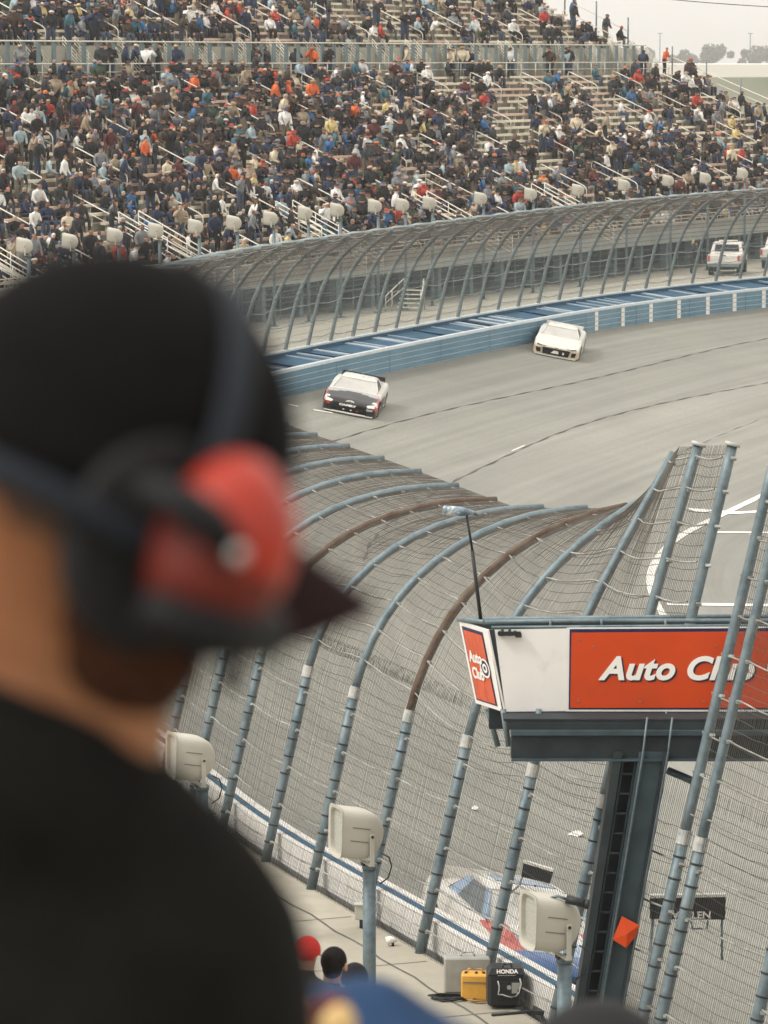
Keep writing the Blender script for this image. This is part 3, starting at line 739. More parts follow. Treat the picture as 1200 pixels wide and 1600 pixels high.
def density(px, py):
    # how full the rows are, read off the photograph
    n = noise.noise(Vector((px*.016, py*.045, 3.1)))*.9+.5
    if py < 62:
        if px < 330: d = .62
        elif px < 600: d = .34
        elif px < 760: d = .20
        elif px < 900: d = .14
        else: d = .3
        if px > 480 and py < 40 and px < 620: d = .05
        return d*(.45+.8*n)
    if px < 470: d = .80
    elif px < 640: d = .80 if py > 150 else .62
    elif px < 770: d = .66 if py > 190 else .30
    elif px < 900: d = .03 if py < 200 else .22
    elif px < 1060: d = .10 if py < 200 else .32
    else: d = .2 if py < 140 else .22
    if px > 800 and 135 < py < 190: d *= .6
    if py > 250 and px > 700: d = max(d, .5)
    # clusters
    for cx, cy, rx, ry, dd in ((1080, 120, 70, 22, .9), (1010, 135, 60, 25, .7), (860, 155, 35, 30, .6), (900, 200, 30, 35, .8), (1000, 232, 140, 22, .85), (700, 215, 60, 60, .8), (1150, 170, 60, 14, .6), (870, 250, 120, 25, .6), (1080, 180, 50, 12, .4), (640, 310, 300, 40, .8)):
        if ((px-cx)/rx)**2+((py-cy)/ry)**2 < 1: d = max(d, dd)
    return min(.88, d*(.02+.92*n) if px > 640 else d*(.20+.72*n))
crowd = []; rgc = random.Random(99)
for i in range(NR+NU):
    z, v = row_zv(i); u = UL+.4; end = UR if i < NR else UR2
    while u < end-.3:
        u += rgc.uniform(.50, .62)
        p = G(u, v+.5, z); x, y = proj(p + Vector((0, 0, .8)))
        if not (-25 < x < 1225 and -25 < y < 460): continue
        st = rgc.random() < (.16 if x < 760 else .10)
        if in_aisle(u):
            if rgc.random() > .10: continue
            st = True
        elif rgc.random() > density(x, y): continue
        crowd.append((p + Vb*(-.28 if st else 0)+Vb*rgc.uniform(-.05, .05), 'stand' if st else 'sit', i, u, x, y))
for k in range(60):                                    # people walking along the concourse
    u = rgc.uniform(UL, UR-2); p = G(u, VW+rgc.uniform(.35, 1.2), ZW); x, y = proj(p+Vector((0, 0, .9)))
    if -20 < x < 1220 and (x < 760 or rgc.random() < .4): crowd.append((p, 'stand', 'w', u, x, y))
for px, nm in ((1005, 0), (1046, 1)):
    u = min(np.arange(60, UR, .1), key=lambda q: abs(proj(G(q, VW+.5, ZW+1))[0]-px)); p = G(u, VW+.5, ZW)
    crowd.append((p, 'stand', 'vest' if nm else 'w', u, px, 105))
def hidden(x, y):   # behind the man in front
    return (x < 265 and y > 430) or ((x-170)**2+(y-690)**2 < 285**2)
order_ = sorted(range(len(crowd)), key=lambda k: (crowd[k][0]-CAM).length if not hidden(crowd[k][4], crowd[k][5]) and 0 < crowd[k][4] < 1200 and 0 < crowd[k][5] else 1e6+k)
ind = set(order_[:290]) | {k for k, c in enumerate(crowd) if c[2] == 'vest'}
print('crowd', len(crowd))
spk_px = [40, 111, 181, 245, 307, 367, 424, 478, 528, 587, 630, 672, 752, 830, 904, 976, 1045, 1103, 1161]
keys = {}; recs = []
SV, SL_, ST, SC_ = [], [], [], []; base = 0; SF3 = []
for k, (p, pose, row, u, x, y) in enumerate(crowd):
    a = rgc.choice([q for q in ARCH if q[0] == pose]); jk = pick(JK, rgc); ht = pick(HT, rgc); tr = rgc.choice(TR); sk = rgc.choice(SK)
    if row == 'vest': jk = JK[9]; ht = HT[1]
    if rgc.random() < .12 and jk[0] not in ('black',): ht = (jk[0]+' hood', jk[1], 1)
    V, F, zn = a[1] if k in ind else a[2]
    cmap = {'j': jk[1], 's': sk, 'h': ht[1], 't': tr, 'f': (.02, .02, .02)}
    ang = math.atan2(-Vb.y, -Vb.x) + PI/2 + rgc.uniform(-.7, .5); sc_ = rgc.uniform(1.04, 1.18)
    if row == 'w': ang = rgc.uniform(0, 6.28)
    c, s_ = math.cos(ang)*sc_, math.sin(ang)*sc_; Wd = rgc.uniform(1.05, 1.32)
    V2 = np.stack([(V[:, 0]*Wd)*c - V[:, 1]*s_, (V[:, 0]*Wd)*s_ + V[:, 1]*c, V[:, 2]*sc_], 1)
    colr = np.array([cmap[q]+(1,) for q in zn], dtype=np.float32)
    if k in ind:
        me = bpy.data.meshes.new('person'); me.from_pydata(V2.tolist(), [], F); me.materials.append(cm_)
        at = me.color_attributes.new('tint', 'FLOAT_COLOR', 'CORNER')
        at.data.foreach_set('color', np.repeat(colr, [len(f) for f in F], axis=0).ravel())
        me.polygons.foreach_set('use_smooth', [True]*len(F))
        o = bpy.data.objects.new('person', me); o.location = p; COL.objects.link(o)
        recs.append((o, pose, jk[0], ht[0], row, x, y))
    else:
        SV.append(V2+np.array(p)); SF3 += [tuple(base+i for i in f) for f in F]; SC_.append(np.repeat(colr, [len(f) for f in F], axis=0)); base += len(V)
me = bpy.data.meshes.new('crowd'); me.from_pydata(np.concatenate(SV).tolist(), [], SF3); me.materials.append(cm_)
at = me.color_attributes.new('tint', 'FLOAT_COLOR', 'CORNER'); at.data.foreach_set('color', np.concatenate(SC_).ravel())
me.polygons.foreach_set('use_smooth', [True]*len(SF3))
o = bpy.data.objects.new('crowd', me); COL.objects.link(o); tag(o, kind='stuff')
# labels: clothes, row, and the loudspeaker they sit nearest above
def near_spk(x):
    i = min(range(len(spk_px)), key=lambda q: abs(spk_px[q]-x)); return words(i)
from collections import defaultdict
gdict = defaultdict(list)
for r_ in recs:
    o, pose, jk, ht, row, x, y = r_
    gdict[(pose, jk, ht, row, near_spk(x))].append(r_)
for (pose, jk, ht, row, sp_), L_ in gdict.items():
    L_.sort(key=lambda q: q[5])
    for i, (o, *_r) in enumerate(L_):
        verb = 'standing' if pose == 'stand' else 'seated'
        if row == 'vest': lab = 'person in orange vest standing alone at the right end of the concourse rail'
        elif row == 'w': lab = f'standing person, {jk} jacket, {ht}, on concourse, by {sp_} loudspeaker from left'
        else: lab = f'{verb} person, {jk} jacket, {ht}, row {row+1} up, by {sp_} far loudspeaker'
        if len(L_) > 1: lab += ', ' + ('leftmost' if i == 0 else 'rightmost' if i == len(L_)-1 else words(i)+' along')
        tag(o, lab, 'person', 'spectators on the benches of the far grandstand')
# ------------------------------------------------------------------ loudspeakers on poles
spk_m = mat('speaker_shell', (.43, .42, .365), .6, var=.06, scale=4, col2=(.42, .40, .34), scale2=1.3)
spk_d = mat('speaker_seam', (.16, .16, .14), .8)
grille_m = mat('speaker_grille', (.36, .36, .32), .8, var=.2, scale=40)
dark_m = mat('dark_metal', (.03, .033, .035), .5, .3)
def housing_mesh():
    """mouth at -X, round back at +X; sections are rounded rectangles"""
    m = MB(); rings = []
    X = np.concatenate([np.linspace(-.30, -.03, 5), -.03+.34*np.sin(np.linspace(.15, 1, 9)*PI/2)])
    for i, x in enumerate(X):
        k = 1.0 if x <= -.03 else math.sqrt(max(0.003, 1-((x+.03)/.342)**2))
        hz, hy = .315*k, .25*k*(.92+.08*k); n = 28; ring = []
        sh = -.05*(x+.30)/.6 if False else 0
        for q in range(n):
            a = 2*PI*q/n; ca, sa = math.cos(a), math.sin(a); e = .4 if x <= -.03 else .4+.6*(1-k)
            y = hy*math.copysign(abs(ca)**e, ca); z = hz*math.copysign(abs(sa)**e, sa)
            xx = x + (-.05*z/.315 if i == 0 else -.05*z/.315*max(0, (1-(x+.3)/.35)))
            ring.append(Vector((xx, y, z)))
        rings.append(ring)
    m.loft(rings, 0, caps=False); m.add(rings[-1], [tuple(range(28))], 0, True)
    return m, rings
def loudspeaker(loc, rot, polelen, near=True, pole_r=.085):
    o = empty('loudspeaker', loc, (0, 0, rot))
    m, rings = housing_mesh()
    # rim round the mouth
    outer = [p + Vector((-.035, p.y*.05, p.z*.05)) for p in rings[0]]
    inner = [Vector((p.x-.02, p.y*.90, p.z*.90)) for p in rings[0]]
    deep = [Vector((p.x+.03, p.y*.86, p.z*.86)) for p in rings[0]]
    m.loft([rings[0], outer, inner, deep], 0, caps=False, sm=False)
    T = Matrix.Rotation(R(10), 4, 'Y')
    h = m.build('housing', [spk_m], o); h.matrix_local = Matrix.Translation((0, 0, .0)) @ T
    g = MB(); g.add(deep, [tuple(reversed(range(28)))]); gg = g.build('grille', grille_m, o); gg.matrix_local = T
    if near:
        for z in (.10, -.07):
            for e in (-1, 1):
                s_ = MB(); s_.box((-.08, e*.250, z), (.24, .012, .010), 0); s_.build('seam', spk_d, h)
    b = MB()
    for e in (-1, 1): b.box((.07, e*.275, -.17), (.06, .012, .40), 0, bev=.003)
    b.box((.07, 0, -.375), (.07, .56, .014), 0)
    for e in (-1, 1): b.tube([(.07, e*.27, 0), (.07, e*.30, 0)], .018, 1, n=8)
    b.build('yoke', [spk_m, dark_m], o)
    p = MB(); p.tube([(.13, 0, -.42), (.13, 0, -.42-polelen)], pole_r, 0, n=14); p.tube([(.13, 0, -.40), (.13, 0, -.47)], pole_r*1.15, 0, n=14); p.box((.10, 0, -.40), (.14, .10, .04), 1)
    p.box((.13, 0, -.43-polelen+.02), (.34, .34, .03), 0)
    p.build('pole', [galv, dark_m], o)
    if near:
        c = MB(); P = [Vector((.20, -.26, -.22)), Vector((.30, -.27, -.28)), Vector((.36, -.2, -.42)), Vector((.34, -.12, -.58)), Vector((.24, -.08, -.66))]
        c.tube(P, .010, 0, n=6); c.build('cable', dark_m, o)
    return o
LBL = ['beige loudspeaker on a pole beside the shoulder of the man in front, leftmost of the three near ones', 'beige loudspeaker on a pole by the near fence, left of the flag stand column and right of the three small heads', 'largest beige loudspeaker, in front of the parked white race car next to the flag stand column']
LBL = ['beige loudspeaker on pole touching the black shoulder, leftmost of three near ones', 'beige loudspeaker on pole above the bare dark haired head, middle near one', 'largest beige loudspeaker with a black camera on top, beside the flag stand column']
for (px, py), lab in zip(((302, 1184), (562, 1302), (866, 1442)), LBL):
    z = 2.7; p = at_z(px, py, z); o = loudspeaker(p, R(20), z-.44 if True else 0)
    tag(o, lab, 'loudspeaker', 'loudspeakers on poles')
fs_y = [(40, 385), (111, 378), (181, 369), (245, 361), (307, 355), (367, 349), (424, 342), (478, 334), (528, 329), (587, 323), (630, 321), (672, 318), (752, 311), (830, 304), (904, 298), (976, 290), (1045, 283), (1103, 279), (1161, 272)]
for i, (px, py) in enumerate(fs_y):
    # just in front of the parapet line
    best = min(np.arange(UL, UR, .05), key=lambda q: abs(proj(G(q, -.9, 4.5))[0]-px)); g0_ = G(best, -.9, 0)
    p = at_y(px, py, g0_.y); o = loudspeaker(p, R(-15), p.z-.44, near=False, pole_r=.075)
    tag(o, f'small beige loudspeaker on tall pole before the far stand, {words(i)} from the left', 'loudspeaker', 'loudspeakers on poles')

# black bullet camera on the big loudspeaker
z = 2.95; p = at_z(898, 1408, 3.0)
o = empty('camera', p, (0, R(12), R(-10))); m = MB()
m.tube([(-.10, 0, 0), (.12, 0, 0)], .05, 0, n=12); m.tube([(.12, 0, 0), (.17, 0, 0)], .058, 0, n=12); m.build('body', dark_m, o)
m = MB(); m.tube([(-.10, 0, 0), (-.20, 0, .01), (-.27, 0, -.03)], .018, 0, n=8); m.build('bracket', galv, o)
tag(o, 'small black bullet camera on a bracket on top of the largest loudspeaker', 'camera')

# ------------------------------------------------------------------ flag stand
YF = 47.4
fsd = empty('flag_stand', at_y(930, 1690, YF-.5), label='flag stand on a leaning dark steel column with orange and white sign panels', cat='flag stand')
FO = fsd.location.copy(); FO = Vector(FO); 
def Lf(px, py, y=YF): return at_y(px, py, y) - FO
steel_d = mat('stand_steel', (.016, .023, .027), .6, .1, var=.3, scale=2, col2=(.04, .052, .056), scale2=1.2)
steel_m = mat('stand_steel_mid', (.055, .08, .092), .55, .25, var=.2, scale=3)
orange_m = mat('orange_panel', (.55, .058, .008), .55, var=.05, scale=2, col2=(.44, .055, .015), scale2=1.6, thresh=(.5, .85))
orange_f = mat('orange_panel_faded', (.55, .10, .045), .6, var=.18, scale=5)
navy_m = mat('navy_trim', (.015, .02, .07), .5)
panel_w = mat('panel_white', (.74, .72, .69), .55, var=.03, scale=2, col2=(.58, .56, .51), scale2=2.2, thresh=(.56, .85))
def slab(mb, quad, th, mi=0):
    """a thin board from four corners (clockwise), thickness away from the viewer"""
    q = [Vector(v) for v in quad]; n = (q[1]-q[0]).cross(q[3]-q[0]).normalized()
    if n.y < 0: n = -n
    b = [v + n*th for v in q]
    mb.add(q+b, [(0, 1, 2, 3), (7, 6, 5, 4), (0, 4, 5, 1), (1, 5, 6, 2), (2, 6, 7, 3), (3, 7, 4, 0)], mi)
# column: an I section leaning with the fence, ladder inside
def colpt(px, py, dy): return Lf(px, py, YF+dy)
YC = YF-.55
tl, tr = Lf(959, 1176, YC), Lf(1046, 1176, YC)
low = Lf(882, 1690, YC), Lf(955, 1690, YC)
def along(a, b, t): return a.lerp(b, t)
def beam(mb, x0, x1, y0, y1, mi):
    # x0, x1 are fractions across the column width
    A0, A1 = along(low[0], low[1], x0), along(low[0], low[1], x1); B0, B1 = along(tl, tr, x0), along(tl, tr, x1)
    vs = []
    for p in (A0, A1, B1, B0):
        for y in (y0, y1): vs.append(p + Vector((0, y, 0)))
    mb.add(vs, [(0, 2, 4, 6), (1, 7, 5, 3), (0, 1, 3, 2), (2, 3, 5, 4), (4, 5, 7, 6), (6, 7, 1, 0)], mi)
m = MB(); beam(m, .0, .16, .0, .42, 0); beam(m, .16, .46, .40, .44, 0); beam(m, .46, .56, .0, .42, 1); beam(m, .56, .90, .06, .42, 1); beam(m, .90, 1.0, -.02, .44, 0)
m.build('column', [steel_d, steel_m], fsd)
m = MB()
for e in (.20, .42): beam(m, e, e+.03, .12, .15, 0)
for k in range(16):
    t = .03+k*.06; a = along(along(low[0], low[1], .21), along(tl, tr, .21), t)+Vector((0, .13, 0)); b = along(along(low[0], low[1], .44), along(tl, tr, .44), t)+Vector((0, .13, 0))
    m.tube([a, b], .016, 0, n=6)
m.build('ladder', steel_m, fsd)
m = MB()
for e in (.52, .97):
    m.tube([along(low[0], low[1], e)+Vector((0, -.04, 0)), along(tl, tr, e)+Vector((0, -.04, 0)), along(tl, tr, e)+Vector((.05, -.04, .45))], .014, 0, n=6)
m.tube([Lf(1041, 1112, YF-.08), Lf(1040, 1180, YF-.08), Lf(1018, 1290, YF-.08)], .012, 0, n=6)
m.build('conduit', galv, fsd)
# deck beams under the panels
XR = 1420
m = MB()
def hbox(mb, px0, px1, py0, py1, y0, y1, mi=0):
    a = Lf(px0, py0, YF); b = Lf(px1, py1, YF); x0, x1 = a.x, b.x; z1, z0 = a.z, b.z
    P = [Vector((x, y, z)) for x in (x0, x1) for y in (y0, y1) for z in (z0, z1)]
    mb.add(P, [(0, 1, 3, 2), (4, 6, 7, 5), (0, 4, 5, 1), (2, 3, 7, 6), (0, 2, 6, 4), (1, 5, 7, 3)], mi)
hbox(m, 797, XR, 1138, 1174, .02, .30, 0); hbox(m, 797, XR, 1130, 1137, -.06, .34, 1); hbox(m, 790, XR, 1116, 1130, .03, .2, 0); hbox(m, 797, XR, 1174, 1177, -.06, .34, 1)
hbox(m, 766, 1400, 1118, 1150, 1.0, 1.2, 0)
m.build('deck_beam', [steel_d, steel_m], fsd)
m = MB(); hbox(m, 785, XR, 1113, 1117, .03, 1.4, 0); m.build('deck', steel_d, fsd)
for px0, px1, dy in ((838, 842, -.02), (795, 786, .04), (778, 762, .9)):
    m = MB(); m.tube([Lf(px1, 1108, YF+dy-.04), Lf(px0, 1166, YF+dy-.04)], .038, 0, n=10); m.build('stub_post', galv, fsd)
# railing pipes
m = MB(); m.tube([Lf(757, 972, YF+.08)]+[Lf(x, 970-.0*x, YF+.06) for x in (900, 1100, XR)], .030, 0, n=10)
m.tube([Lf(717, 968, YF+.95), Lf(757, 972, YF+.08)], .03, 0, n=8); m.tube([Lf(717, 968, YF+.95), Lf(XR, 960, YF+1.2)], .03, 0, n=8)
m.build('top_rail', galv, fsd)
m = MB(); m.tube([Lf(768, 980, YF-.0), Lf(XR, 975, YF-.0)], .016, 0, n=8)
for px in (860, 940, 1040): m.tube([Lf(px, 968, YF+.02), Lf(px, 984, YF+.02)], .018, 0, n=6)
m.build('lower_rail', galv, fsd)
m = MB(); slab(m, [Lf(762, 984), Lf(771, 984), Lf(793, 1113), Lf(785, 1113)], .06); m.build('corner_post', steel_d, fsd)
# white panel
m = MB(); slab(m, [Lf(773, 984, YF-.01), Lf(888, 982, YF-.01), Lf(888, 1111, YF-.01), Lf(790, 1112, YF-.01)], .02); m.build('white_panel', panel_w, fsd)
# orange front sign: white margin, navy border, orange field
yq = YF-.03
m = MB(); slab(m, [Lf(885.5, 981, yq), Lf(XR, 978, yq), Lf(XR, 1112, yq), Lf(884, 1111.5, yq)], .018, 0)
sg = m.build('sign_panel', panel_w, fsd)
m = MB(); slab(m, [Lf(890, 983, yq-.004), Lf(XR-4, 980, yq-.004), Lf(XR-4, 1109, yq-.004), Lf(888.5, 1108.5, yq-.004)], .003); m.build('sign_border', navy_m, sg)
m = MB(); slab(m, [Lf(893, 988.5, yq-.008), Lf(XR-6, 985, yq-.008), Lf(XR-6, 1106, yq-.008), Lf(891, 1106, yq-.008)], .003); m.build('sign_field', orange_m, sg)
letter_w = mat('letter_white', (.80, .78, .74), .5, var=.02); letter_d = mat('letter_shadow', (.03, .025, .04), .6)
def sign_text(body, px, py, hpx, y, parent, shear=.28, off=.0, wscale=1.0, dx=0, dy=0, m_=None, ydir=Vector((1, 0, 0)), up=Vector((0, 0, 1)), spacing=1.0, ext=.003, size=None, offset=.02):
    s_ = F_PX/y; L = at_y(px, py, y)-FO
    size = size or hpx/s_/.70
    z_ = ydir.cross(up).normalized()
    M = axes_matrix(ydir*wscale, up, z_, L)
    return text_mesh('lettering', body, size, m_ or letter_w, parent, shear=shear, offset=offset*size, extrude=ext, mw=M, spacing=spacing)
sign_text('Auto Club', 938+2.5, 1061+2.5, 35.5, yq-.012, sg, m_=letter_d, offset=.040, wscale=1.06, spacing=1.05, ext=.001, shear=.3)
sign_text('Auto Club', 938, 1061, 35.5, yq-.018, sg, offset=.034, wscale=1.06, spacing=1.05, ext=.003, shear=.3)
m = MB()
for bx, by in ((927, 1010), (1118, 1009), (905, 1000), (903, 1095), (1000, 1096), (1100, 1096)): m.tube([Lf(bx, by, yq-.018), Lf(bx, by, yq-.008)], .012, 0, n=8)
m.build('bolt', galv, sg)['kind'] = 'stuff'
# the round emblem that begins at the right edge of the picture
m = MB()
def ring(mb, c, r0, r1, ax, az, th, mi=0, n=40, sx=1.0):
    nrm = ax.cross(az); vs = []
    for k in range(n):
        a = 2*PI*k/n; d = ax*math.cos(a)*sx + az*math.sin(a)
        for r_ in (r0, r1):
            vs += [c + d*r_, c + d*r_ + nrm*th]
    mb.add(vs, [(4*k, 4*((k+1) % n), 4*((k+1) % n)+2, 4*k+2) for k in range(n)] + [(4*k+1, 4*k+3, 4*((k+1) % n)+3, 4*((k+1) % n)+1) for k in range(n)] + [(4*k+2, 4*((k+1) % n)+2, 4*((k+1) % n)+3, 4*k+3) for k in range(n)], mi)
ce = Lf(1236, 1044, yq-.014); X_, Z_ = Vector((1, 0, 0)), Vector((0, 0, 1))
ring(m, ce, .0001, .305, X_, Z_, .002, 1); ring(m, ce+Vector((0, -.004, 0)), .265, .295, X_, Z_, .002, 0); ring(m, ce+Vector((0, -.004, 0)), .0001, .17, X_, Z_, .002, 2)
m.build('emblem', [letter_w, navy_m, orange_m], sg)
# side panel, leaning outwards
c4 = [Lf(717, 970, YF+.95), Lf(762, 984, YF), Lf(788, 1112.5, YF), Lf(743, 1098, YF+.95)]
c4 = [v + Vector((0, -.02, 0)) for v in c4]
m = MB(); slab(m, c4, .02); sp2 = m.build('side_panel', panel_w, fsd)
def inb(u, v, off=0):
    a = c4[0].lerp(c4[1], u); b = c4[3].lerp(c4[2], u); n_ = (c4[1]-c4[0]).cross(c4[3]-c4[0]).normalized()
    if n_.y > 0: n_ = -n_
    return a.lerp(b, v) + n_*off
m = MB(); slab(m, [inb(.08, .05, .006), inb(.80, .05, .006), inb(.80, .95, .006), inb(.08, .95, .006)], .003); m.build('sign_border', navy_m, sp2)
m = MB()
for k in range(5):
    u0, u1 = .11+.132*k, .11+.132*(k+1); slab(m, [inb(u0, .09, .010), inb(u1, .09, .010 if k % 2 else .013), inb(u1, .93, .010 if k % 2 else .013), inb(u0, .93, .010)], .003)
m.build('sign_field', orange_f, sp2)
ex = (c4[1]-c4[0]).normalized(); ez = (c4[0]-c4[3]).normalized(); 
for body, v in (('Auto', .46), ('Club', .66)):
    L = inb(.17, v, .018); text_mesh('lettering', body, .20, letter_w, sp2, offset=.006, extrude=.002, mw=axes_matrix(ex*1.1, ez, ex.cross(ez).normalized(), L))
m = MB(); ring(m, inb(.66, .50, .017), .10, .125, ex, ez, .002, 0, sx=1.3); ring(m, inb(.66, .50, .016), .0001, .10, ex, ez, .001, 1, sx=1.3); ring(m, inb(.66, .50, .018), .03, .06, ex, ez, .002, 0, sx=1.3)
m.build('emblem', [letter_w, navy_m], sp2)
# back and far side of the basket so that it reads from elsewhere
m = MB(); slab(m, [Lf(717, 968, YF+1.0), Lf(XR, 962, YF+1.2), Lf(XR, 1098, YF+1.2), Lf(743, 1098, YF+1.0)], .02); m.build('rear_panel', steel_m, fsd)
m = MB(); m.tube([Lf(1044, 1204, YF+.1), Lf(1066, 1213, YF), Lf(1086, 1222, YF-.1)], .05, 0, n=12); m.build('brace', galv, fsd)

# clamp on the panel corner, squeegee pole, orange cloth
o = empty('clamp', at_y(800, 990, YF-.06)); m = MB()
m.box((-.03, 0, 0), (.28, .05, .05)); m.tube([(-.12, 0, .06), (-.12, 0, -.03)], .018, 0, n=8); m.tube([(-.03, 0, .06), (-.03, 0, -.03)], .018, 0, n=8); m.box((.08, -.01, -.02), (.08, .05, .05)); m.build('bar', dark_m, o)
m = MB(); m.tube([(-.15, -.03, 0), (-.15, .05, 0)], .03, 0, n=8); m.tube([(.04, -.04, .01), (.04, .05, .01)], .025, 0, n=8); m.build('knob', dark_m, o)
tag(o, 'small black clamp on the top left corner of the plain white panel', 'clamp')
o = empty('brush_pole', at_y(752, 975, YF+.3)); L0 = Vector(o.location); m = MB()
a, b, c = at_y(752, 975, YF+.3)-L0, at_y(738, 860, YF+.3)-L0, at_y(729, 803, YF+.3)-L0
m.tube([a, b], .024, 0, n=8); m.tube([b, c], .016, 0, n=8); m.build('handle', dark_m, o)
m = MB(); p0, p1 = at_y(692, 797, YF+.3)-L0, at_y(741, 801, YF+.3)-L0
m.tube([p0, p0.lerp(p1, .05), p0.lerp(p1, .6), p0.lerp(p1, .8), p1], [.05, .062, .058, .045, .02], 0, n=12); m.build('head', mat('brush_head', (.16, .21, .26), .7, var=.5, scale=9, col2=(.6, .62, .62), scale2=7, thresh=(.5, .6)), o)
m = MB(); m.tube([p1, p1+Vector((.05, 0, -.03)), c+Vector((.06, 0, .0)), c], .012, 0, n=6); m.build('hook', galv, o)
tag(o, 'long thin black pole with grey roller head rising above the orange side sign', 'pole')
o = MB(); q = [at_y(972, 1432, YC-.05), at_y(999, 1446, YC-.09), at_y(993, 1464, YC-.05), at_y(978, 1481, YC-.08), at_y(957, 1468, YC-.05)]
q0 = q[0].copy(); vs = [v-q0 for v in q]+[v-q0+Vector((0, .02, 0)) for v in q]; mid = sum(vs[:5], Vector())/5+Vector((0, -.03, 0)); vs.append(mid)
o.add(vs, [(0, 1, 10), (1, 2, 10), (2, 3, 10), (3, 4, 10), (4, 0, 10), (9, 8, 7, 6, 5)]+[(i, (i+1) % 5, (i+1) % 5+5, i+5) for i in range(5)])
o = o.build('flag', orange_m); o.location = q0; tag(o, 'small folded orange flag tied to the dark steel column', 'flag')

# black sponsor boards hung on the track side of the fence
def board(corners, y, text, tx, ty, th, label, name='signboard'):
    o = empty(name, at_y(*corners[0], y)); L0 = Vector(o.location)
    q = [at_y(*c, y)-L0 for c in corners]; m = MB(); slab(m, q, .10, 0); m.build('board', mat('board_black', (.018, .018, .02), .5), o)
    ex_ = (q[1]-q[0]).normalized(); ez_ = (q[0]-q[3]).normalized()
    m = MB(); slab(m, [q[0]+ez_*.04+Vector((0, .0, 0)), q[1]+ez_*.04+Vector((0, 0, 0)), q[1]+ez_*.004, q[0]+ez_*.004], .10); m.build('top_edge', line_w, o)
    L = at_y(tx, ty, y-.012)-L0; sz = th/(F_PX/y)/.7
    text_mesh('lettering', text, sz, letter_w, o, offset=.03*sz, extrude=.002, mw=axes_matrix(ex_*1.12, ez_, Vector((0, -1, 0)), L))
    return o
o = board([(1016, 1404), (1134, 1402), (1133, 1437), (1016, 1436)], 49.0, 'VALLEN', 1050, 1435.5, 11, '')
tag(o, 'wide black sign board behind the fence mesh, right of the flag stand column', 'sign')
m = MB(); L0 = Vector(o.location)
for a, b in (((1080, 1440), (1082, 1451)), ((1082, 1451), (1105, 1451)), ((1105, 1451), (1106, 1438))): m.tube([at_y(*a, 49.0)-L0, at_y(*b, 49.0)-L0], .012, 0, n=6)
m.tube([at_y(1020, 1436, 49.05)-L0, at_y(1010, 1560, 47.5)-L0], .02); m.tube([at_y(1128, 1436, 49.05)-L0, at_y(1128, 1500, 49.0)-L0], .015); m.build('bracket', galv, o)
o = board([(818, 1349), (864, 1363), (859, 1381), (815, 1370)], 55.0, 'VALLEN', 832, 1378.5, 4, '')
tag(o, 'small black sign board behind the fence mesh, above the white race car', 'sign')
m = MB(); L0 = Vector(o.location); m.tube([at_y(817, 1368, 55.05)-L0, at_y(812, 1383, 55.05)-L0, at_y(792, 1400, 54)-L0], .014); m.build('bracket', galv, o)

# ------------------------------------------------------------------ generators and litter behind the fence
yel = mat('case_yellow', (.62, .33, .06), .55, var=.1, scale=6); gen_m = mat('generator_black', (.02, .022, .024), .45); greyl = mat('case_grey', (.30, .30, .27), .6)
def ground_at(px, py): return at_z(px, py, 0)
p = ground_at(742, 1561); o = empty('tool_case', p, (0, 0, R(-4))); m = MB()
m.box((0, 0, .19), (.36, .28, .34), 0, bev=.02); m.box((0, -.145, .26), (.30, .012, .012), 1); m.build('case', [yel, spk_d], o)
m = MB()
for x in (-.12, .02, .12): m.box((x, -.03, .37), (.035, .05, .02))
m.build('latch', dark_m, o)
m = MB(); m.tube([(-.1, .02, .36), (-.09, .02, .41), (.09, .02, .41), (.1, .02, .36)], .012); m.build('handle', yel, o)
tag(o, 'yellow carry case on the ground beside the black generator', 'case')
p = ground_at(728, 1558)+Vector((.02, .35, 0)); o = empty('battery_box', p); m = MB(); m.box((0, 0, .24), (.62, .26, .48), 0, bev=.02); m.build('case', greyl, o); m = MB(); m.tube([(-.08, 0, .48), (-.07, 0, .53), (.09, 0, .53), (.1, 0, .48)], .012); m.build('handle', greyl, o)
tag(o, 'grey box standing just behind the yellow carry case', 'box')
p = ground_at(790, 1572); o = empty('generator', p, (0, 0, R(2))); m = MB()
m.box((0, 0, .26), (.50, .42, .46), 0, bev=.04); m.loft([[Vector((x*.25, y*.21, .47)) for x, y in ((-1, -1), (1, -1), (1, 1), (-1, 1))], [Vector((x*.20, y*.16, .55)) for x, y in ((-1, -1), (1, -1), (1, 1), (-1, 1))]], 0, sm=False); m.build('case', gen_m, o)
m = MB(); m.box((.05, -.215, .28), (.32, .02, .22), 0); m.box((.12, -.23, .30), (.11, .012, .14), 1); m.tube([(.17, -.23, .26), (.17, -.245, .26)], .03, 0); m.tube([(.03, -.23, .31), (.03, -.245, .31)], .03, 1); m.build('control_panel', [dark_m, greyl], o)
m = MB(); m.box((0, -.19, .46), (.24, .02, .05), 0); m.build('plate', panel_w, o)
text_mesh('lettering', 'HONDA', .075, letter_w, o, offset=.002, extrude=.001, mw=axes_matrix(Vector((1, 0, 0)), Vector((0, .45, .9)), Vector((0, -.9, .45)), Vector((-.135, -.215, .495))))
m = MB(); m.tube([(-.05, -.15, .56), (-.04, -.15, .60), (.06, -.15, .60), (.07, -.15, .56)], .015); m.build('handle', gen_m, o)
m = MB(); m.tube([Vector((-.12+.02*math.sin(k), -.24-.01*(k % 2), .40-.06*k)) if k < 4 else Vector((-.12+.06*(k-3), -.25, .2-.02*math.sin(k*1.3))) for k in range(8)]+[Vector((.16, -.25, .24)), Vector((.19, -.25, .36)), Vector((.17, -.24, .43))], .009); m.build('cord', mat('cord_grey', (.45, .45, .43), .6), o)
tag(o, 'black portable generator with a coiled pale cord on its front panel', 'generator')
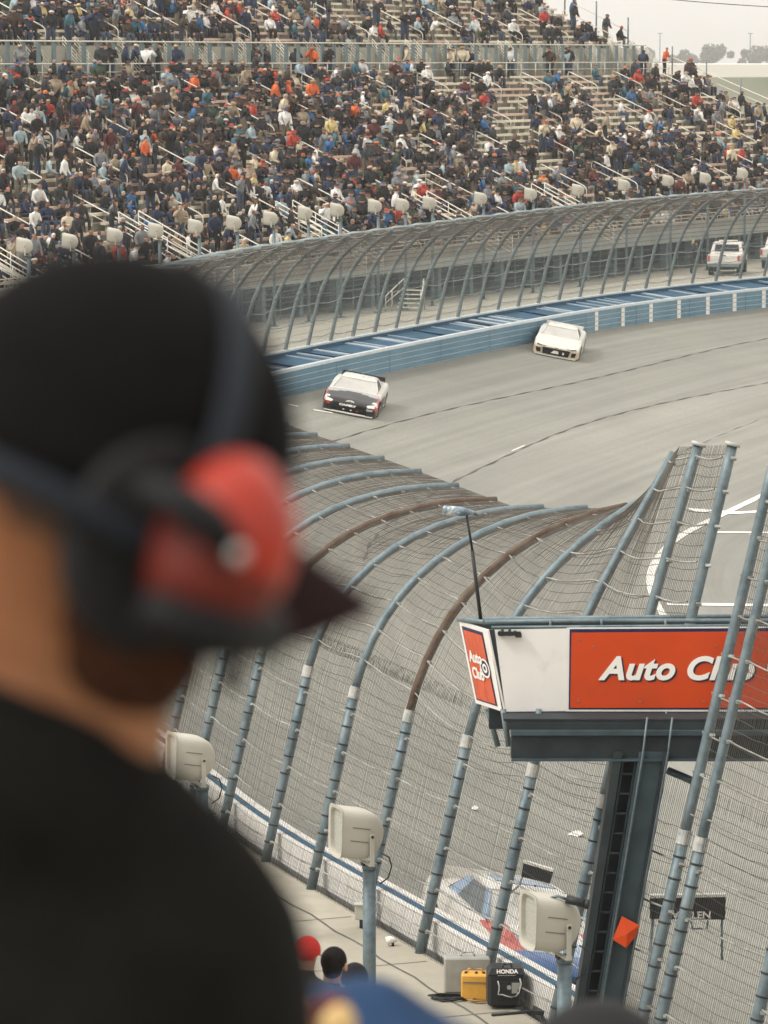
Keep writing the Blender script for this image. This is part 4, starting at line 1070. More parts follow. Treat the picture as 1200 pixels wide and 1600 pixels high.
m = MB(); rr = random.Random(2); pts = []
for k in range(46): a = k*.62; pts.append(Vector((.30*math.cos(a)*(.5+.5*rr.random()), .14*math.sin(a)*(.6+.6*rr.random()), .015+.001*k)))
m.tube(pts, .012, 0, n=5); o = m.build('cable_coil', dark_m); o.location = ground_at(702, 1562); tag(o, 'loose black cable heap on the ground left of the yellow case', 'cable')
m = MB(); pts = []
for k in range(40): a = k*.7; pts.append(Vector((.22*math.cos(a)*(.4+.6*rr.random()), .10*math.sin(a)*(.6+.6*rr.random()), .015+.001*k)))
m.tube(pts, .009, 0, n=5); o = m.build('rope_coil', mat('straw_rope', (.42, .27, .12), .9)); o.location = ground_at(752, 1566); tag(o, 'tangle of tan cord on the ground between yellow case and generator', 'cord')
m = MB(); m.tube([(-.5, 0, .02), (.5, .35, .02)], .02); m.box((.3, .2, .03), (.5, .3, .05), 1); m.box((.6, .1, .04), (.3, .4, .06), 1); o = m.build('flat_bag', [dark_m, dark_m]); o.location = ground_at(828, 1588); tag(o, 'flat dark bag lying on the ground right of the generator', 'bag')
# white junction box on the post behind the middle loudspeaker
p = ground_at(567, 1446); o = empty('junction_box', p+Vector((0, -.16, .14)), (0, 0, R(-8))); m = MB(); m.box((0, 0, .10), (.22, .14, .22), 0, bev=.01); m.build('case', spk_m, o); m = MB(); m.box((0, -.01, .215), (.24, .17, .015)); m.build('lid', spk_m, o)
m = MB(); m.tube([(.0, 0, -.14), (.0, 0, .02)], .05); m.build('foot', dark_m, o); tag(o, 'small cream junction box at the foot of a fence post, left of the middle loudspeaker', 'box')
p = ground_at(614, 1478); o = empty('floodlight', p); m = MB(); m.tube([(-.09, 0, .07), (-.03, 0, .09), (.06, 0, .08)], [.06, .055, .02]); m.build('lamp_head', panel_w, o); m = MB(); m.tube([(.0, 0, 0), (.0, 0, .06)], .02); m.build('base', dark_m, o); tag(o, 'tiny white spot lamp on the ground at the foot of the near fence', 'lamp')
for (px, py), w_, lab in (((742, 1266), .10, 'small round white scrap of litter on the asphalt behind the fence, left one'), ((898, 1306), .22, 'elongated white scrap of litter on the asphalt behind the fence, left of the column')):
    p = on_track(px, py); m = MB(); rr = random.Random(px); vs = []
    for k in range(8): a = 2*PI*k/8; vs.append(Vector((math.cos(a)*w_*(.6+.4*rr.random()), math.sin(a)*w_*1.2*(.6+.4*rr.random()), .02+.04*rr.random())))
    vs.append(Vector((0, 0, .10))); m.add(vs, [(k, (k+1) % 8, 8) for k in range(8)]+[tuple(reversed(range(8)))]); o = m.build('litter', panel_w); o.location = p+Vector((0, 0, .0)); o.rotation_euler = (0, 0, -.4); tag(o, lab, 'litter')
# ------------------------------------------------------------------ stock cars
tyre_m = mat('tyre', (.012, .012, .013), .8); glass_m = mat('windscreen_glare', (.50, .49, .46), .12, 0, var=.05, scale=3, spec=.8); side_g = mat('side_window', (.02, .022, .025), .2)
rim_m = mat('rim', (.20, .18, .12), .5, .4)
def paint(name, c, **k): return mat(name, c, .28, 0, var=.03, scale=2, spec=.5, coat=.3, **k)
pw = paint('paint_white', (.70, .68, .63)); pk = paint('paint_black', (.012, .013, .016)); pr = paint('paint_red', (.50, .06, .035)); pb = paint('paint_blue', (.02, .09, .27)); py_ = paint('paint_cream', (.60, .50, .34)); psil = paint('paint_silver', (.40, .42, .41)); pdark = mat('grille_dark', (.008, .009, .01), .7); pnk = paint('paint_pale_blue', (.28, .38, .52))
def car_sections(ny=44):
    ys = np.linspace(-2.42, 2.45, ny); out = []
    for y in ys:
        hw = np.interp(y, [-2.42, -2.3, -2.05, -1.5, -.5, 1.2, 2.1, 2.45], [.78, .90, .955, .985, .965, .985, .965, .90])
        zb = np.interp(y, [-2.42, -2.0, 2.0, 2.45], [.10, .10, .12, .30])
        zt = np.interp(y, [-2.42, -2.34, -2.2, -1.6, -.75, 1.2, 2.2, 2.45], [.50, .60, .66, .77, .90, .97, .99, .98])
        zs = zt - np.interp(y, [-2.42, -1.9, -1.45, -.9, 1.35, 2.45], [.06, .06, .03, .07, .03, .05])
        out.append((y, hw, zb, zs, zt))
    return out
def nose_y(x): return -2.42 - .08*(1-min(1, abs(x)/.78)**2.4)
def stock_car(name, scheme):
    """nose towards -Y, its left side towards +X"""
    o = empty(name); S = car_sections(); rings = []
    for (y, hw, zb, zs, zt) in S:
        k = max(0, (-y-2.1)/.32) if y < -2.1 else 0
        xs = [(1.0, zb), (1.0, zb+(zs-zb)*.22), (1.005, zb+(zs-zb)*.45), (1.0, zb+(zs-zb)*.75), (.975, zs-.03), (.93, zs+.035), (.80, zt-.02), (.55, zt+.005), (.28, zt+.015), (0, zt+.012)]
        R_ = [Vector((-hw*a, y, z)) for a, z in xs] + [Vector((hw*a, y, z)) for a, z in reversed(xs[:-1])]
        if k > 0:
            for v in R_: v.y = v.y - .08*k*(1-min(1, abs(v.x)/.8)**2.4)
        rings.append(R_)
    m = MB(); n = len(rings[0]); base_vs = [p for r_ in rings for p in r_]
    m.v = [tuple(p) for p in base_vs]
    for i in range(len(rings)-1):
        for j in range(n-1):
            f = (i*n+j, i*n+n+j, i*n+n+j+1, i*n+j+1); c = sum((base_vs[q] for q in f), Vector())/4
            m.f.append(f); m.m.append(scheme(c)); m.s.append(True)
    m.f.append(tuple(range(n))); m.m.append(scheme(Vector((0, -2.45, .3)))); m.s.append(False)
    m.f.append(tuple((len(rings)-1)*n+k for k in reversed(range(n)))); m.m.append(scheme(Vector((0, 2.45, .6)))); m.s.append(False)
    PM = [pw, pk, pr, pb, py_, psil, pnk]
    m.build('body', PM, o)
    # roof and pillars
    def cab(z):
        t = (z-.90)/.42; t = max(0, min(1, t)); e = t**1.0
        return (-.78+.88*e, 1.70-.72*e, .80-.20*e)
    m = MB(); rg_ = []
    for z in (1.235, 1.285, 1.315, 1.33):
        y0, y1, w = cab(z); y0 += (0, .0, .05, .12)[(1.235, 1.285, 1.315, 1.33).index(z)]; w -= (0, .01, .04, .10)[(1.235, 1.285, 1.315, 1.33).index(z)]
        rg_.append([Vector(v) for v in ((-w, y0+.05, z), (-w*.6, y0-.02, z+.005), (0, y0-.05, z+.01), (w*.6, y0-.02, z+.005), (w, y0+.05, z), (w, (y0+y1)/2, z+.01), (w, y1, z), (0, y1+.04, z), (-w, y1, z), (-w, (y0+y1)/2, z+.01))])
    m.loft(rg_, scheme('roof')); m.build('roof', PM, o)
    y0b, y1b, wb = cab(.88); y0t, y1t, wt = cab(1.24)
    m = MB()
    def grid(fn, nu, nv, mi=0):
        vs = [fn(i/nu, j/nv) for j in range(nv+1) for i in range(nu+1)]
        m.add(vs, [(j*(nu+1)+i, j*(nu+1)+i+1, (j+1)*(nu+1)+i+1, (j+1)*(nu+1)+i) for j in range(nv) for i in range(nu)], mi, True)
    def ws_(u, v): x = (u*2-1); w = wb+(wt-wb)*v; yy = y0b+(y0t-y0b)*v; return Vector((x*w, yy-.16*(1-x*x)*(1-.7*v)+.10*(1-v)*0, .88+.36*v))
    grid(ws_, 10, 5); m.build('windshield', glass_m, o)  # the pale glare on the glass is put into its colour
    m = MB(); grid(lambda u, v: Vector(((u*2-1)*(wb+(wt-wb)*v), y1b+(y1t-y1b)*v, .90+.34*v)), 6, 4); m.build('rear_window', side_g, o)
    for e in (-1, 1):
        m = MB(); grid(lambda u, v: Vector((e*(wb+(wt-wb)*v), (y0b+(y0t-y0b)*v)+u*((y1b+(y1t-y1b)*v)-(y0b+(y0t-y0b)*v)), .88+.36*v)), 8, 4, 0)
        m.m = [scheme('pillar') if (k % 8) in (0, 6, 7) else 7 for k in range(len(m.m))]; m.build('side_window', PM+[side_g], o)
        m = MB(); m.tube([Vector((e*wb, y0b, .90)), Vector((e*wt, y0t, 1.25))], .028, scheme('pillar'), n=6); m.build('pillar', PM, o)
        for y in (-1.42, 1.36):
            w = empty('wheel', (e*.86, y, .335)); w.parent = o
            m = MB(); m.tube([(-e*.13, 0, 0), (e*.10, 0, 0), (e*.125, 0, 0)], [.335, .335, .30], 0, n=24); m.build('tyre', tyre_m, w)
            m = MB(); m.tube([(e*.115, 0, 0), (e*.135, 0, 0)], .20, 0, n=18); m.build('rim', rim_m, w)
            m = MB(); P = [Vector((e*.0, math.cos(a)*.40, math.sin(a)*.40)) for a in np.linspace(0, PI, 14)]; m.add([Vector((e*.133, p.y, p.z)) for p in P], [tuple(range(14))]); m.build('wheel_arch', pdark, w)
    # spoiler at the tail
    m = MB(); m.box((0, 2.38, 1.07), (1.55, .02, .20), scheme('spoiler')); 
    for e in (-1, 1): m.box((e*.775, 2.30, 1.06), (.02, .22, .20), scheme('spoiler'))
    m.build('spoiler', PM, o)
    m = MB(); P = [(x, nose_y(x)-.03) for x in np.linspace(-.86, .86, 12)]
    vs = [(x, y, z) for x, y in P for z in (.06, .11)]+[(x, y+.2, z) for x, y in P for z in (.06, .11)]
    m.add(vs, [(2*i, 2*i+2, 2*i+3, 2*i+1) for i in range(11)]+[(2*i+1, 2*i+3, 24+2*i+3, 24+2*i+1) for i in range(11)]+[(0, 1, 25, 24), (22, 46, 47, 23)]); m.build('splitter', [PM[scheme('splitter')]], o)
    m = MB(); m.box((.12, .25, 1.345), (.02, .02, .03)); m.build('roof_vent', pdark, o)
    return o
def front_patch(o, name, pts, m_, off=.012, sub=6):
    """flat decal piece on the nose: pts = polygon in (x, z)"""
    m = MB(); vs = []
    for x, z in pts:
        y = nose_y(x) - off
        if z > .5: y += (z-.5)*1.1
        vs.append(Vector((x, y, z)))
    c = sum(vs, Vector())/len(vs); c.y = min(c.y, nose_y(c.x)-off+(max(0, c.z-.5))*1.1); vs.append(c); k = len(pts)
    m.add(vs, [(i, (i+1) % k, k) for i in range(k)]); return m.build(name, m_, o)
def place_car(o, px, py, yaw, dz=0):
    p = on_track(px, py); z, d, n_, t_ = track_z(p.x, p.y)
    nz = Vector((n_[0]*BANK, n_[1]*BANK, 1)).normalized()
    f = Vector((math.sin(yaw), -math.cos(yaw), 0)); f = (f - nz*f.dot(nz)).normalized()     # nose direction
    ydir = -f; xdir = ydir.cross(nz).normalized()
    M = axes_matrix(xdir, ydir, nz, p + nz*(dz-.0)); o.location = M.to_translation(); o.rotation_euler = M.to_euler()
    o.scale = (1.05, .92, .85)
    return p
def sch1(c):
    if isinstance(c, str): return {'roof': 0, 'pillar': 0, 'spoiler': 1, 'splitter': 0}[c]
    if c.y < -2.0: return 1 if (abs(c.x) < .80 or c.z < .34) else (2 if c.z < .52 else 0)
    if abs(c.x) > .85: return 2 if -2.0 < c.y < -1.3 and c.z > .25 else (0 if c.z > .2 else 1)
    if c.y < -1.62 and abs(c.x) < .88: return 1
    return (1 if c.y < -1.05-.5*abs(c.x) else 5) if c.y < -.95 else 0
car = stock_car('race_car', sch1); place_car(car, 553, 636, -R(5))
front_patch(car, 'headlight', [(-.86, .62), (-.60, .56), (-.64, .47), (-.88, .49)], panel_w); front_patch(car, 'headlight', [(.86, .62), (.60, .56), (.62, .46), (.88, .49)], panel_w)
front_patch(car, 'fog_panel', [(.60, .42), (.84, .42), (.82, .33), (.62, .33)], psil); front_patch(car, 'fog_panel', [(-.84, .46), (-.70, .46), (-.68, .36), (-.82, .36)], pr)
front_patch(car, 'grille', [(-.60, .32), (.60, .32), (.66, .16), (-.66, .16)], pdark)
front_patch(car, 'splitter_strip', [(-.60, .135), (.60, .135), (.60, .075), (-.60, .075)], panel_w, off=.05)
X_, Zn = Vector((1, 0, 0)), Vector((0, .55, .83)); m = MB(); c0 = Vector((0, -2.43, .55))
def oval(mb, c, a, b, t, ax, az, n=24):
    P = [c+ax*math.cos(2*PI*k/n)*a+az*math.sin(2*PI*k/n)*b for k in range(n+1)]; mb.tube(P, t, 0, n=5, caps=False)
oval(m, c0, .15, .10, .014, X_, Zn); oval(m, c0, .05, .09, .012, X_, Zn, 16); oval(m, c0+Zn*.035, .10, .045, .012, X_, Zn, 16); m.build('emblem', panel_w, car)
text_mesh('lettering', 'CAMRY', .11, letter_w, car, offset=.008, extrude=.003, mw=axes_matrix(X_*1.6, Vector((0, .2, .98)), Vector((0, -.98, .2)), Vector((-.36, -2.535, .40))))
for x, m_ in ((-.18, panel_w), (.08, panel_w), (.30, pr)): front_patch(car, 'sticker', [(x-.03, .27), (x+.03, .27), (x+.03, .22), (x-.03, .22)], m_, off=.02)
for e in (1, -1):
    m = MB(); m.add([Vector((e*.995, y, z)) for y, z in ((-.7, .30), (.7, .30), (.6, .66), (-.6, .66))], [(0, 1, 2, 3)]); m.build('door_panel', pk, car)
tag(car, 'race car with black front, pale windshield and oval emblem, nearest the blue barrier curve', 'race car')
def sch2(c):
    if isinstance(c, str): return {'roof': 0, 'pillar': 0, 'spoiler': 0, 'splitter': 0}[c]
    if c.y < -2.0: return 4 if c.z < .50 else 0
    if abs(c.x) > .85 and c.y < -1.85: return 4
    return 0 if c.z > .16 else 1
car = stock_car('race_car', sch2); place_car(car, 872, 549, -R(6))
front_patch(car, 'headlight', [(-.84, .60), (-.60, .55), (-.62, .51), (-.80, .54)], pdark); front_patch(car, 'headlight', [(.84, .60), (.60, .55), (.62, .50), (.80, .54)], pdark)
front_patch(car, 'upper_grille', [(-.60, .555), (0, .535), (.60, .555), (.60, .525), (0, .505), (-.60, .525)], pdark, off=.016)
front_patch(car, 'grille', [(-.56, .47), (.60, .47), (.54, .15), (-.54, .15)], pdark)
front_patch(car, 'nose_mark', [(-.20, .23), (-.08, .38), (.10, .38), (.14, .23)], panel_w, off=.022)
front_patch(car, 'side_duct', [(-.86, .42), (-.64, .40), (-.62, .18), (-.80, .20)], pdark); front_patch(car, 'side_duct', [(.86, .42), (.66, .40), (.66, .18), (.82, .20)], pdark)
text_mesh('lettering', '3', .16, letter_w, car, offset=.006, extrude=.003, mw=axes_matrix(X_*1.2, Vector((0, .1, .99)), Vector((0, -.99, .1)), Vector((.27, -2.52, .24))))
for e in (1, -1):
    m = MB(); m.add([Vector((e*.998, y, z)) for y, z in ((-2.0, .16), (-1.96, .16), (-1.90, .62), (-1.94, .62))], [(0, 1, 2, 3)]); m.build('body_seam', pdark, car)
tag(car, 'white race car with cream nose and black grille openings, ahead of the white barrier bars', 'race car')
def sch3(c):
    if isinstance(c, str): return {'roof': 0, 'pillar': 6, 'spoiler': 0, 'splitter': 3}[c]
    if abs(c.x) > .86: return 3 if c.z < .33 else (2 if c.z < .55 and c.y < 1.2 else 0)
    if c.y < -2.0: return 3
    return 2 if abs(c.x) > .45 and c.y < -.7 else (6 if c.y < -1.4 else 0)
_sg = side_g; side_g = mat('pale_window', (.16, .18, .19), .3)
car = stock_car('race_car', sch3); side_g = _sg; place_car(car, 806, 1524, R(14)); car.scale = (1.03, .96, .97)
m = MB(); m.box((0, .55, 1.343), (.9, .5, .012)); m.build('roof_number_panel', pnk, car)
front_patch(car, 'grille', [(-.55, .42), (.55, .42), (.5, .18), (-.5, .18)], pdark); front_patch(car, 'headlight', [(-.84, .60), (-.55, .54), (-.58, .46), (-.84, .48)], panel_w); front_patch(car, 'headlight', [(.84, .60), (.55, .54), (.58, .46), (.84, .48)], panel_w)
tag(car, 'white race car with red and blue stripes passing close behind the near fence mesh', 'race car')

# ------------------------------------------------------------------ pickup trucks, stair and attendant behind the far fence
def pickup(label, px, y, yaw, body):
    o = empty('pickup_truck', (at_y(px, 420, y).x, y, 0), (0, 0, yaw)); bm_ = body
    m = MB()       # tail towards -Y
    m.box((0, -1.75, .95), (1.9, 2.0, .55), 0, bev=.05); m.box((0, .15, .98), (1.92, 1.9, .62), 0, bev=.06); m.box((0, 1.75, .92), (1.88, 1.4, .5), 0, bev=.08)
    m.build('body', bm_, o)
    m = MB(); rg_ = [[Vector((x*w, y_+(dy if y_ < 0 else -dy), z)) for x, y_ in ((-1, -.75), (1, -.75), (1, 1.0), (-1, 1.0))] for w, dy, z in ((.93, 0, 1.28), (.82, .22, 1.80), (.76, .3, 1.84))]
    m.loft(rg_, 0, sm=False); m.build('cab', bm_, o)
    m = MB(); m.add([Vector(v) for v in ((-.72, -.76, 1.33), (.72, -.76, 1.33), (.66, -.60, 1.72), (-.66, -.60, 1.72))], [(0, 1, 2, 3)]); m.build('rear_window', side_g, o)
    for e in (-1, 1):
        m = MB(); m.add([Vector((e*.925, -.6, 1.34)), Vector((e*.925, .85, 1.34)), Vector((e*.845, .65, 1.72)), Vector((e*.845, -.45, 1.72))], [(0, 1, 2, 3)]); m.build('side_window', side_g, o)
        m = MB(); m.box((e*.86, -2.76, 1.02), (.14, .02, .34)); m.build('tail_light', pr, o)
        m = MB(); m.box((e*1.06, .75, 1.38), (.16, .06, .2)); m.build('mirror', dark_m, o)
        for yy in (-1.7, 1.75):
            m = MB(); m.tube([(e*.68, yy, .38), (e*.94, yy, .38)], .38, 0, n=18); m.build('wheel', tyre_m, o)
    m = MB(); m.box((0, -2.80, .62), (1.8, .12, .18), 0, bev=.02); m.build('bumper', galv_far, o)
    m = MB(); m.box((0, -1.2, .5), (1.2, 3.0, .3)); m.box((0, 1.6, .5), (1.2, 1.6, .3)); m.build('chassis', dark_m, o)
    m = MB(); m.box((0, -2.765, 1.18), (.22, .02, .05)); m.build('tailgate_handle', dark_m, o)
    m = MB(); m.box((0, .2, 1.90), (1.1, .25, .08), 0, bev=.02); m.build('light_bar', rail_w, o)
    tag(o, label, 'pickup truck', 'pickup trucks parked below the far stand')
pickup('white pickup truck seen from behind, beside the attendant in black with yellow cap', 1137, 224, -R(10), pw)
pickup('white pickup truck cut by the right edge, second one parked below the stand', 1222, 231, -R(14), pw)
o = empty('access_stair', at_z(636, 486, 0)); o.rotation_euler = (0, 0, -R(20)); m = MB()
for k in range(5): m.box((0, .25*k, .18+.2*k), (1.1, .28, .04)); 
m.build('tread', rail_w, o)
m = MB()
for e in (-.95, .95):
    m.tube([(e, -.5, 0), (e, -.5, .75), (e*.55, 1.0, 1.55), (e*.55, 1.2, 0)], .035, 0, n=6); m.tube([(e*.8, -.1, 0), (e*.8, -.1, 1.0)], .03, 0, n=6); m.tube([(e, -.5, .4), (e*.55, 1.0, 1.1)], .025, 0, n=6)
m.build('stair_rail', rail_w, o); tag(o, 'small white pipe access stair standing behind the far fence', 'stair')
def crowd_person(loc, ang, arch, jk, ht, tr, sk, label, sub=1, sc_=1.0, group=None, rgx=None):
    P, B, rd = skel(arch, rgx or random.Random(4)); rd['hd'] = (.080, .094) if rgx else rd['hd']; V, F, zn = skin_mesh(P, B, {k: (max(v) if isinstance(v, tuple) else v) for k, v in rd.items()}, sub)
    cmap = {'j': jk, 's': sk, 'h': ht, 't': tr, 'f': (.02, .02, .02)}
    c, s_ = math.cos(ang)*sc_, math.sin(ang)*sc_
    V2 = np.stack([V[:, 0]*c-V[:, 1]*s_, V[:, 0]*s_+V[:, 1]*c, V[:, 2]*sc_], 1)
    me = bpy.data.meshes.new('person'); me.from_pydata(V2.tolist(), [], F); me.materials.append(cm_)
    at = me.color_attributes.new('tint', 'FLOAT_COLOR', 'CORNER'); colr = np.array([cmap[q]+(1,) for q in zn], dtype=np.float32)
    at.data.foreach_set('color', np.repeat(colr, [len(f) for f in F], axis=0).ravel()); me.polygons.foreach_set('use_smooth', [True]*len(F))
    o = bpy.data.objects.new('person', me); o.location = loc; COL.objects.link(o); tag(o, label, 'person', group); return o
crowd_person(at_z(1080, 428, 0), R(100), 'stand', (.015, .017, .02), (.55, .50, .20), (.02, .02, .025), (.4, .25, .18), 'attendant in black clothes with yellow cap, standing on the ground behind the white pickup', sc_=1.12)

# ------------------------------------------------------------------ distant background
m = MB()
def bquad(mb, x0, x1, y, z0, z1, th, mi=0): mb.box(((x0+x1)/2, y, (z0+z1)/2), (x1-x0, th, z1-z0), mi)
m = MB(); bquad(m, 10, 120, 372, -5, 10.65, 14); o = m.build('embankment', mat('embankment_grey', (.29, .31, .25), .95, var=.15, scale=.15, col2=(.36, .36, .31), scale2=.05)); tag(o, kind='structure')
m = MB(); bquad(m, 5, 300, 560, -5, 11.6, 60); o = m.build('warehouse', mat('warehouse_white', (.72, .70, .66), .8, var=.05, scale=.02)); 
m = MB()
for x in range(20, 300, 12): m.box((x, 529.9, 8), (.5, .2, 5))
m.build('wall_rib', mat('warehouse_rib', (.5, .5, .47), .8), o)['kind'] = 'stuff'
tag(o, 'very long pale low building far behind the right end of the grandstand', 'building')
leaf_m = mat('far_foliage', (.055, .065, .04), .9, var=.3, scale=.5); bark_m = mat('bark', (.08, .06, .045), .9)
rt = random.Random(8)
def tree(x, y, h, w, label):
    o = empty('tree', (x, y, -4.8)); m = MB(); H = h+4.8
    m.tube([(0, 0, 0), (.2, 0, H*.5), (0, 0, H*.8)], [.45, .3, .1], 0, n=7)
    for k in range(6): a = rt.uniform(0, 6.28); m.tube([(0, 0, H*.35+k*.4), (math.cos(a)*w*.35, math.sin(a)*w*.35, H*.6+k*.5)], [.16, .05], 0, n=5)
    m.build('trunk', bark_m, o)
    m = MB(); vs = []; n_l = 2600
    cl = [(Vector((rt.gauss(0, w*.28), rt.gauss(0, w*.28), H*rt.uniform(.5, .92))), rt.uniform(.12, .24)*w) for _ in range(16)]
    for k in range(n_l):
        c, r_ = cl[k % 16]; d = Vector((rt.gauss(0, 1), rt.gauss(0, 1), rt.gauss(0, .8))).normalized()*r_*rt.random()**.4; p = c+d; s_ = rt.uniform(.6, 1.3)
        a = Vector((rt.gauss(0, 1), rt.gauss(0, 1), rt.gauss(0, 1))).normalized(); b = a.orthogonal().normalized()
        m.add([p+a*s_, p+b*s_, p-a*s_, p-b*s_], [(0, 1, 2, 3)])
    m.build('crown', leaf_m, o); tag(o, label, 'tree', 'hazy trees behind the far building')
for k, (px, h, w) in enumerate(((958, 22, 24), (985, 24, 28), (1066, 18, 20), (1108, 22, 26), (1182, 20, 26))):
    y = 3300+20*(k % 3); tree((px-600)/6000*y, y, h, w, f'hazy tree far behind the stand, {words(k)} from the left')
for k, px in enumerate((1028, 1168)):
    o = empty('light_pole', ((px-600)/6000*1400, 1400, -4.8)); m = MB(); m.tube([(0, 0, 0), (0, 0, 26)], .18, 0, n=6); m.build('pole', post_b, o)
    m = MB(); m.tube([(-.9, 0, 26), (.9, 0, 26)], .12, 0, n=5); m.build('arm', post_b, o); tag(o, ('left' if k == 0 else 'right')+' one of two faint thin poles standing before the long pale building', 'light pole', 'far light poles')
m = MB(); P = []
for t in np.linspace(0, 1, 14): P.append(at_y(980+300*t, -8+22*t+10*4*t*(1-t)*.3, 300))
m.tube(P, .03, 0, n=4); o = m.build('overhead_wire', dark_m); tag(o, 'thin dark wire crossing the top right corner of the sky', 'wire')

# ------------------------------------------------------------------ near stand below and the people on it
m = MB()
for k in range(46):
    y0 = -4+k*.95; z = 10.55-.235*(y0+.5)
    if z < .1: break
    m.box((-2, y0+.48, (z-6)/2), (60, .95, z+6))
tag(m.build('near_terrace', stand_conc), 'plain concrete terrace steps falling from the viewer to the walkway', 'terrace')
hl = [((470, 1480), (.50, .03, .02), (.02, .02, .022), 'person in red cap and dark jacket, leftmost of three small heads by the walkway', .97),
      ((513, 1494), (.018, .015, .013), (.02, .02, .022), 'bareheaded person with short dark hair, middle of three small heads by the walkway', 1.0),
      ((543, 1517), (.013, .013, .015), (.015, .015, .017), 'person in black knitted cap, rightmost of three small heads by the walkway', .95)]
for k, ((px, py), ht, jk, lab, sc_) in enumerate(hl):
    p = at_y(px, py, 28.5+k*.3); ang = R(180-15-12*k)
    P, B, rd = skel('sit', random.Random(30+k)); top = P['hd'][2]*sc_+.07
    o = crowd_person((p.x, p.y, p.z-top), ang, 'sit', jk, ht, (.03, .04, .06), (.33, .18, .12), lab, sub=2, sc_=sc_, rgx=random.Random(30+k))
    P, B, rd = skel('sit', random.Random(30+k))
    if k == 0:
        hd = Vector(P['hd'])*sc_; m = MB(); red = mat('red_cap', (.45, .02, .015), .8)
        m.ell((hd.x, hd.y+.01, hd.z+.005), (.101, .116, .118), 0, nv=8, vmin=-.2)
        q = Matrix.Rotation(R(60), 3, 'Z') @ Vector((0, -.15, 0)); m.box((hd.x+q.x, hd.y+q.y, hd.z+.005), (.13, .11, .014), 0, rot=Matrix.Rotation(R(60), 3, 'Z') @ Matrix.Rotation(R(15), 3, 'X'))
        c = m.build('cap', red, o); c.rotation_euler = (0, 0, ang)
    elif k == 2:
        hd = Vector(P['hd'])*sc_; m = MB(); m.ell((hd.x, hd.y+.01, hd.z-.0), (.102, .118, .125), 0, nv=8, vmin=-.25); c = m.build('cap', mat('black_knit', (.012, .012, .014), .95), o); c.rotation_euler = (0, 0, ang)
    else:
        hd = Vector(P['hd'])*sc_
        m = MB()
        for e in (-1, 1): m.ell((hd.x+e*.097, hd.y+.0, hd.z-.02), (.012, .022, .034), 0, nu=8, nv=6)
        c = m.build('ear', mat('skin_plain', (.36, .20, .13), .6), o); c.rotation_euler = (0, 0, ang)
        m = MB(); m.ell((hd.x, hd.y+.012, hd.z+.022), (.100, .112, .112), 0, nv=10, vmin=-.35); m.ell((hd.x, hd.y+.035, hd.z-.03), (.078, .085, .085), 0); c = m.build('hair', mat('dark_hair', (.012, .010, .009), .9, var=.4, scale=60, spec=.1), o); c.rotation_euler = (0, 0, ang)

# blurred neighbours at the lower edge
navy_c = mat('navy_cloth', (.012, .035, .085), .85, var=.25, scale=14); hair_c = mat('black_hair', (.008, .008, .009), .8); skin_c = mat('skin_warm', (.28, .125, .06), .55, var=.08, scale=12)
def cap_chain(m, pts):
    for (a, ra), (b, rb) in zip(pts, pts[1:]):
        a, b = Vector(a), Vector(b); n_ = max(2, int((b-a).length/(min(ra, rb)*.35)))
        for k in range(n_+1): m.ell(a.lerp(b, k/n_), [ra+(rb-ra)*k/n_]*3, nu=14, nv=8)
Y1 = 3.3; o = empty('person', at_y(600, 2200, Y1)); L0 = Vector(o.location)
def q_(px, py, y=Y1): return at_y(px, py, y)-L0
m = MB(); cap_chain(m, [(q_(520, 1632), .055), (q_(572, 1617), .055), (q_(640, 1685), .065), (q_(735, 1745), .075), (q_(800, 1850), .08), (q_(820, 2300), .08)]); cap_chain(m, [(q_(480, 1720), .10), (q_(560, 1740), .11), (q_(640, 1850), .14), (q_(640, 2200), .17)])
remesh('jacket', m, .012, navy_c, o, 4)
m = MB(); cap_chain(m, [(q_(450, 1640, Y1-.2), .05), (q_(430, 1750, Y1-.1), .05)]); remesh('body', m, .012, skin_c, o, 4)
m = MB(); a = q_(524, 1610, Y1-.22); ax = [Vector((1, 0, -.25)).normalized(), Vector((0, 1, 0)), Vector((.25, 0, 1)).normalized()]
m.ell(a, (.017, .012, .024), 0, axes=ax); m.ell(a+Vector((-.004, .004, .006)), (.018, .010, .024), 1, axes=ax); m.build('patch', [mat('patch_yellow', (.55, .38, .17), .8), mat('patch_red', (.12, .03, .03), .8)], o)
tag(o, 'blurred person in navy blue jacket with a yellow patch, at the bottom edge', 'person')
Y2 = 4.6; o = empty('person', at_y(935, 2100, Y2)); L0 = Vector(o.location)
m = MB(); m.ell(at_y(935, 1700, Y2+.02)-L0, (.078, .095, .090)); m.ell(at_y(935, 1740, Y2)-L0, (.062, .08, .08)); cap_chain(m, [(at_y(935, 1780, Y2)-L0, .058), (at_y(935, 1850, Y2)-L0, .065)]); remesh('body', m, .010, skin_c, o, 4)
m = MB(); m.ell(at_y(935, 1694, Y2-.0)-L0, (.100, .108, .105)); m.ell(at_y(935, 1730, Y2-.03)-L0, (.094, .09, .09)); remesh('hair', m, .010, hair_c, o, 3)
m = MB(); cap_chain(m, [(at_y(760, 1950, Y2)-L0, .075), (at_y(900, 1900, Y2)-L0, .085), (at_y(1000, 1900, Y2)-L0, .085), (at_y(1110, 1950, Y2)-L0, .075)]); cap_chain(m, [(at_y(935, 2010, Y2)-L0, .16), (at_y(935, 2300, Y2)-L0, .17)]); remesh('jacket', m, .015, mat('black_cloth', (.012, .012, .013), .9), o, 4)
tag(o, 'top of a blurred black haired head at the bottom edge, before the flag stand column', 'person')

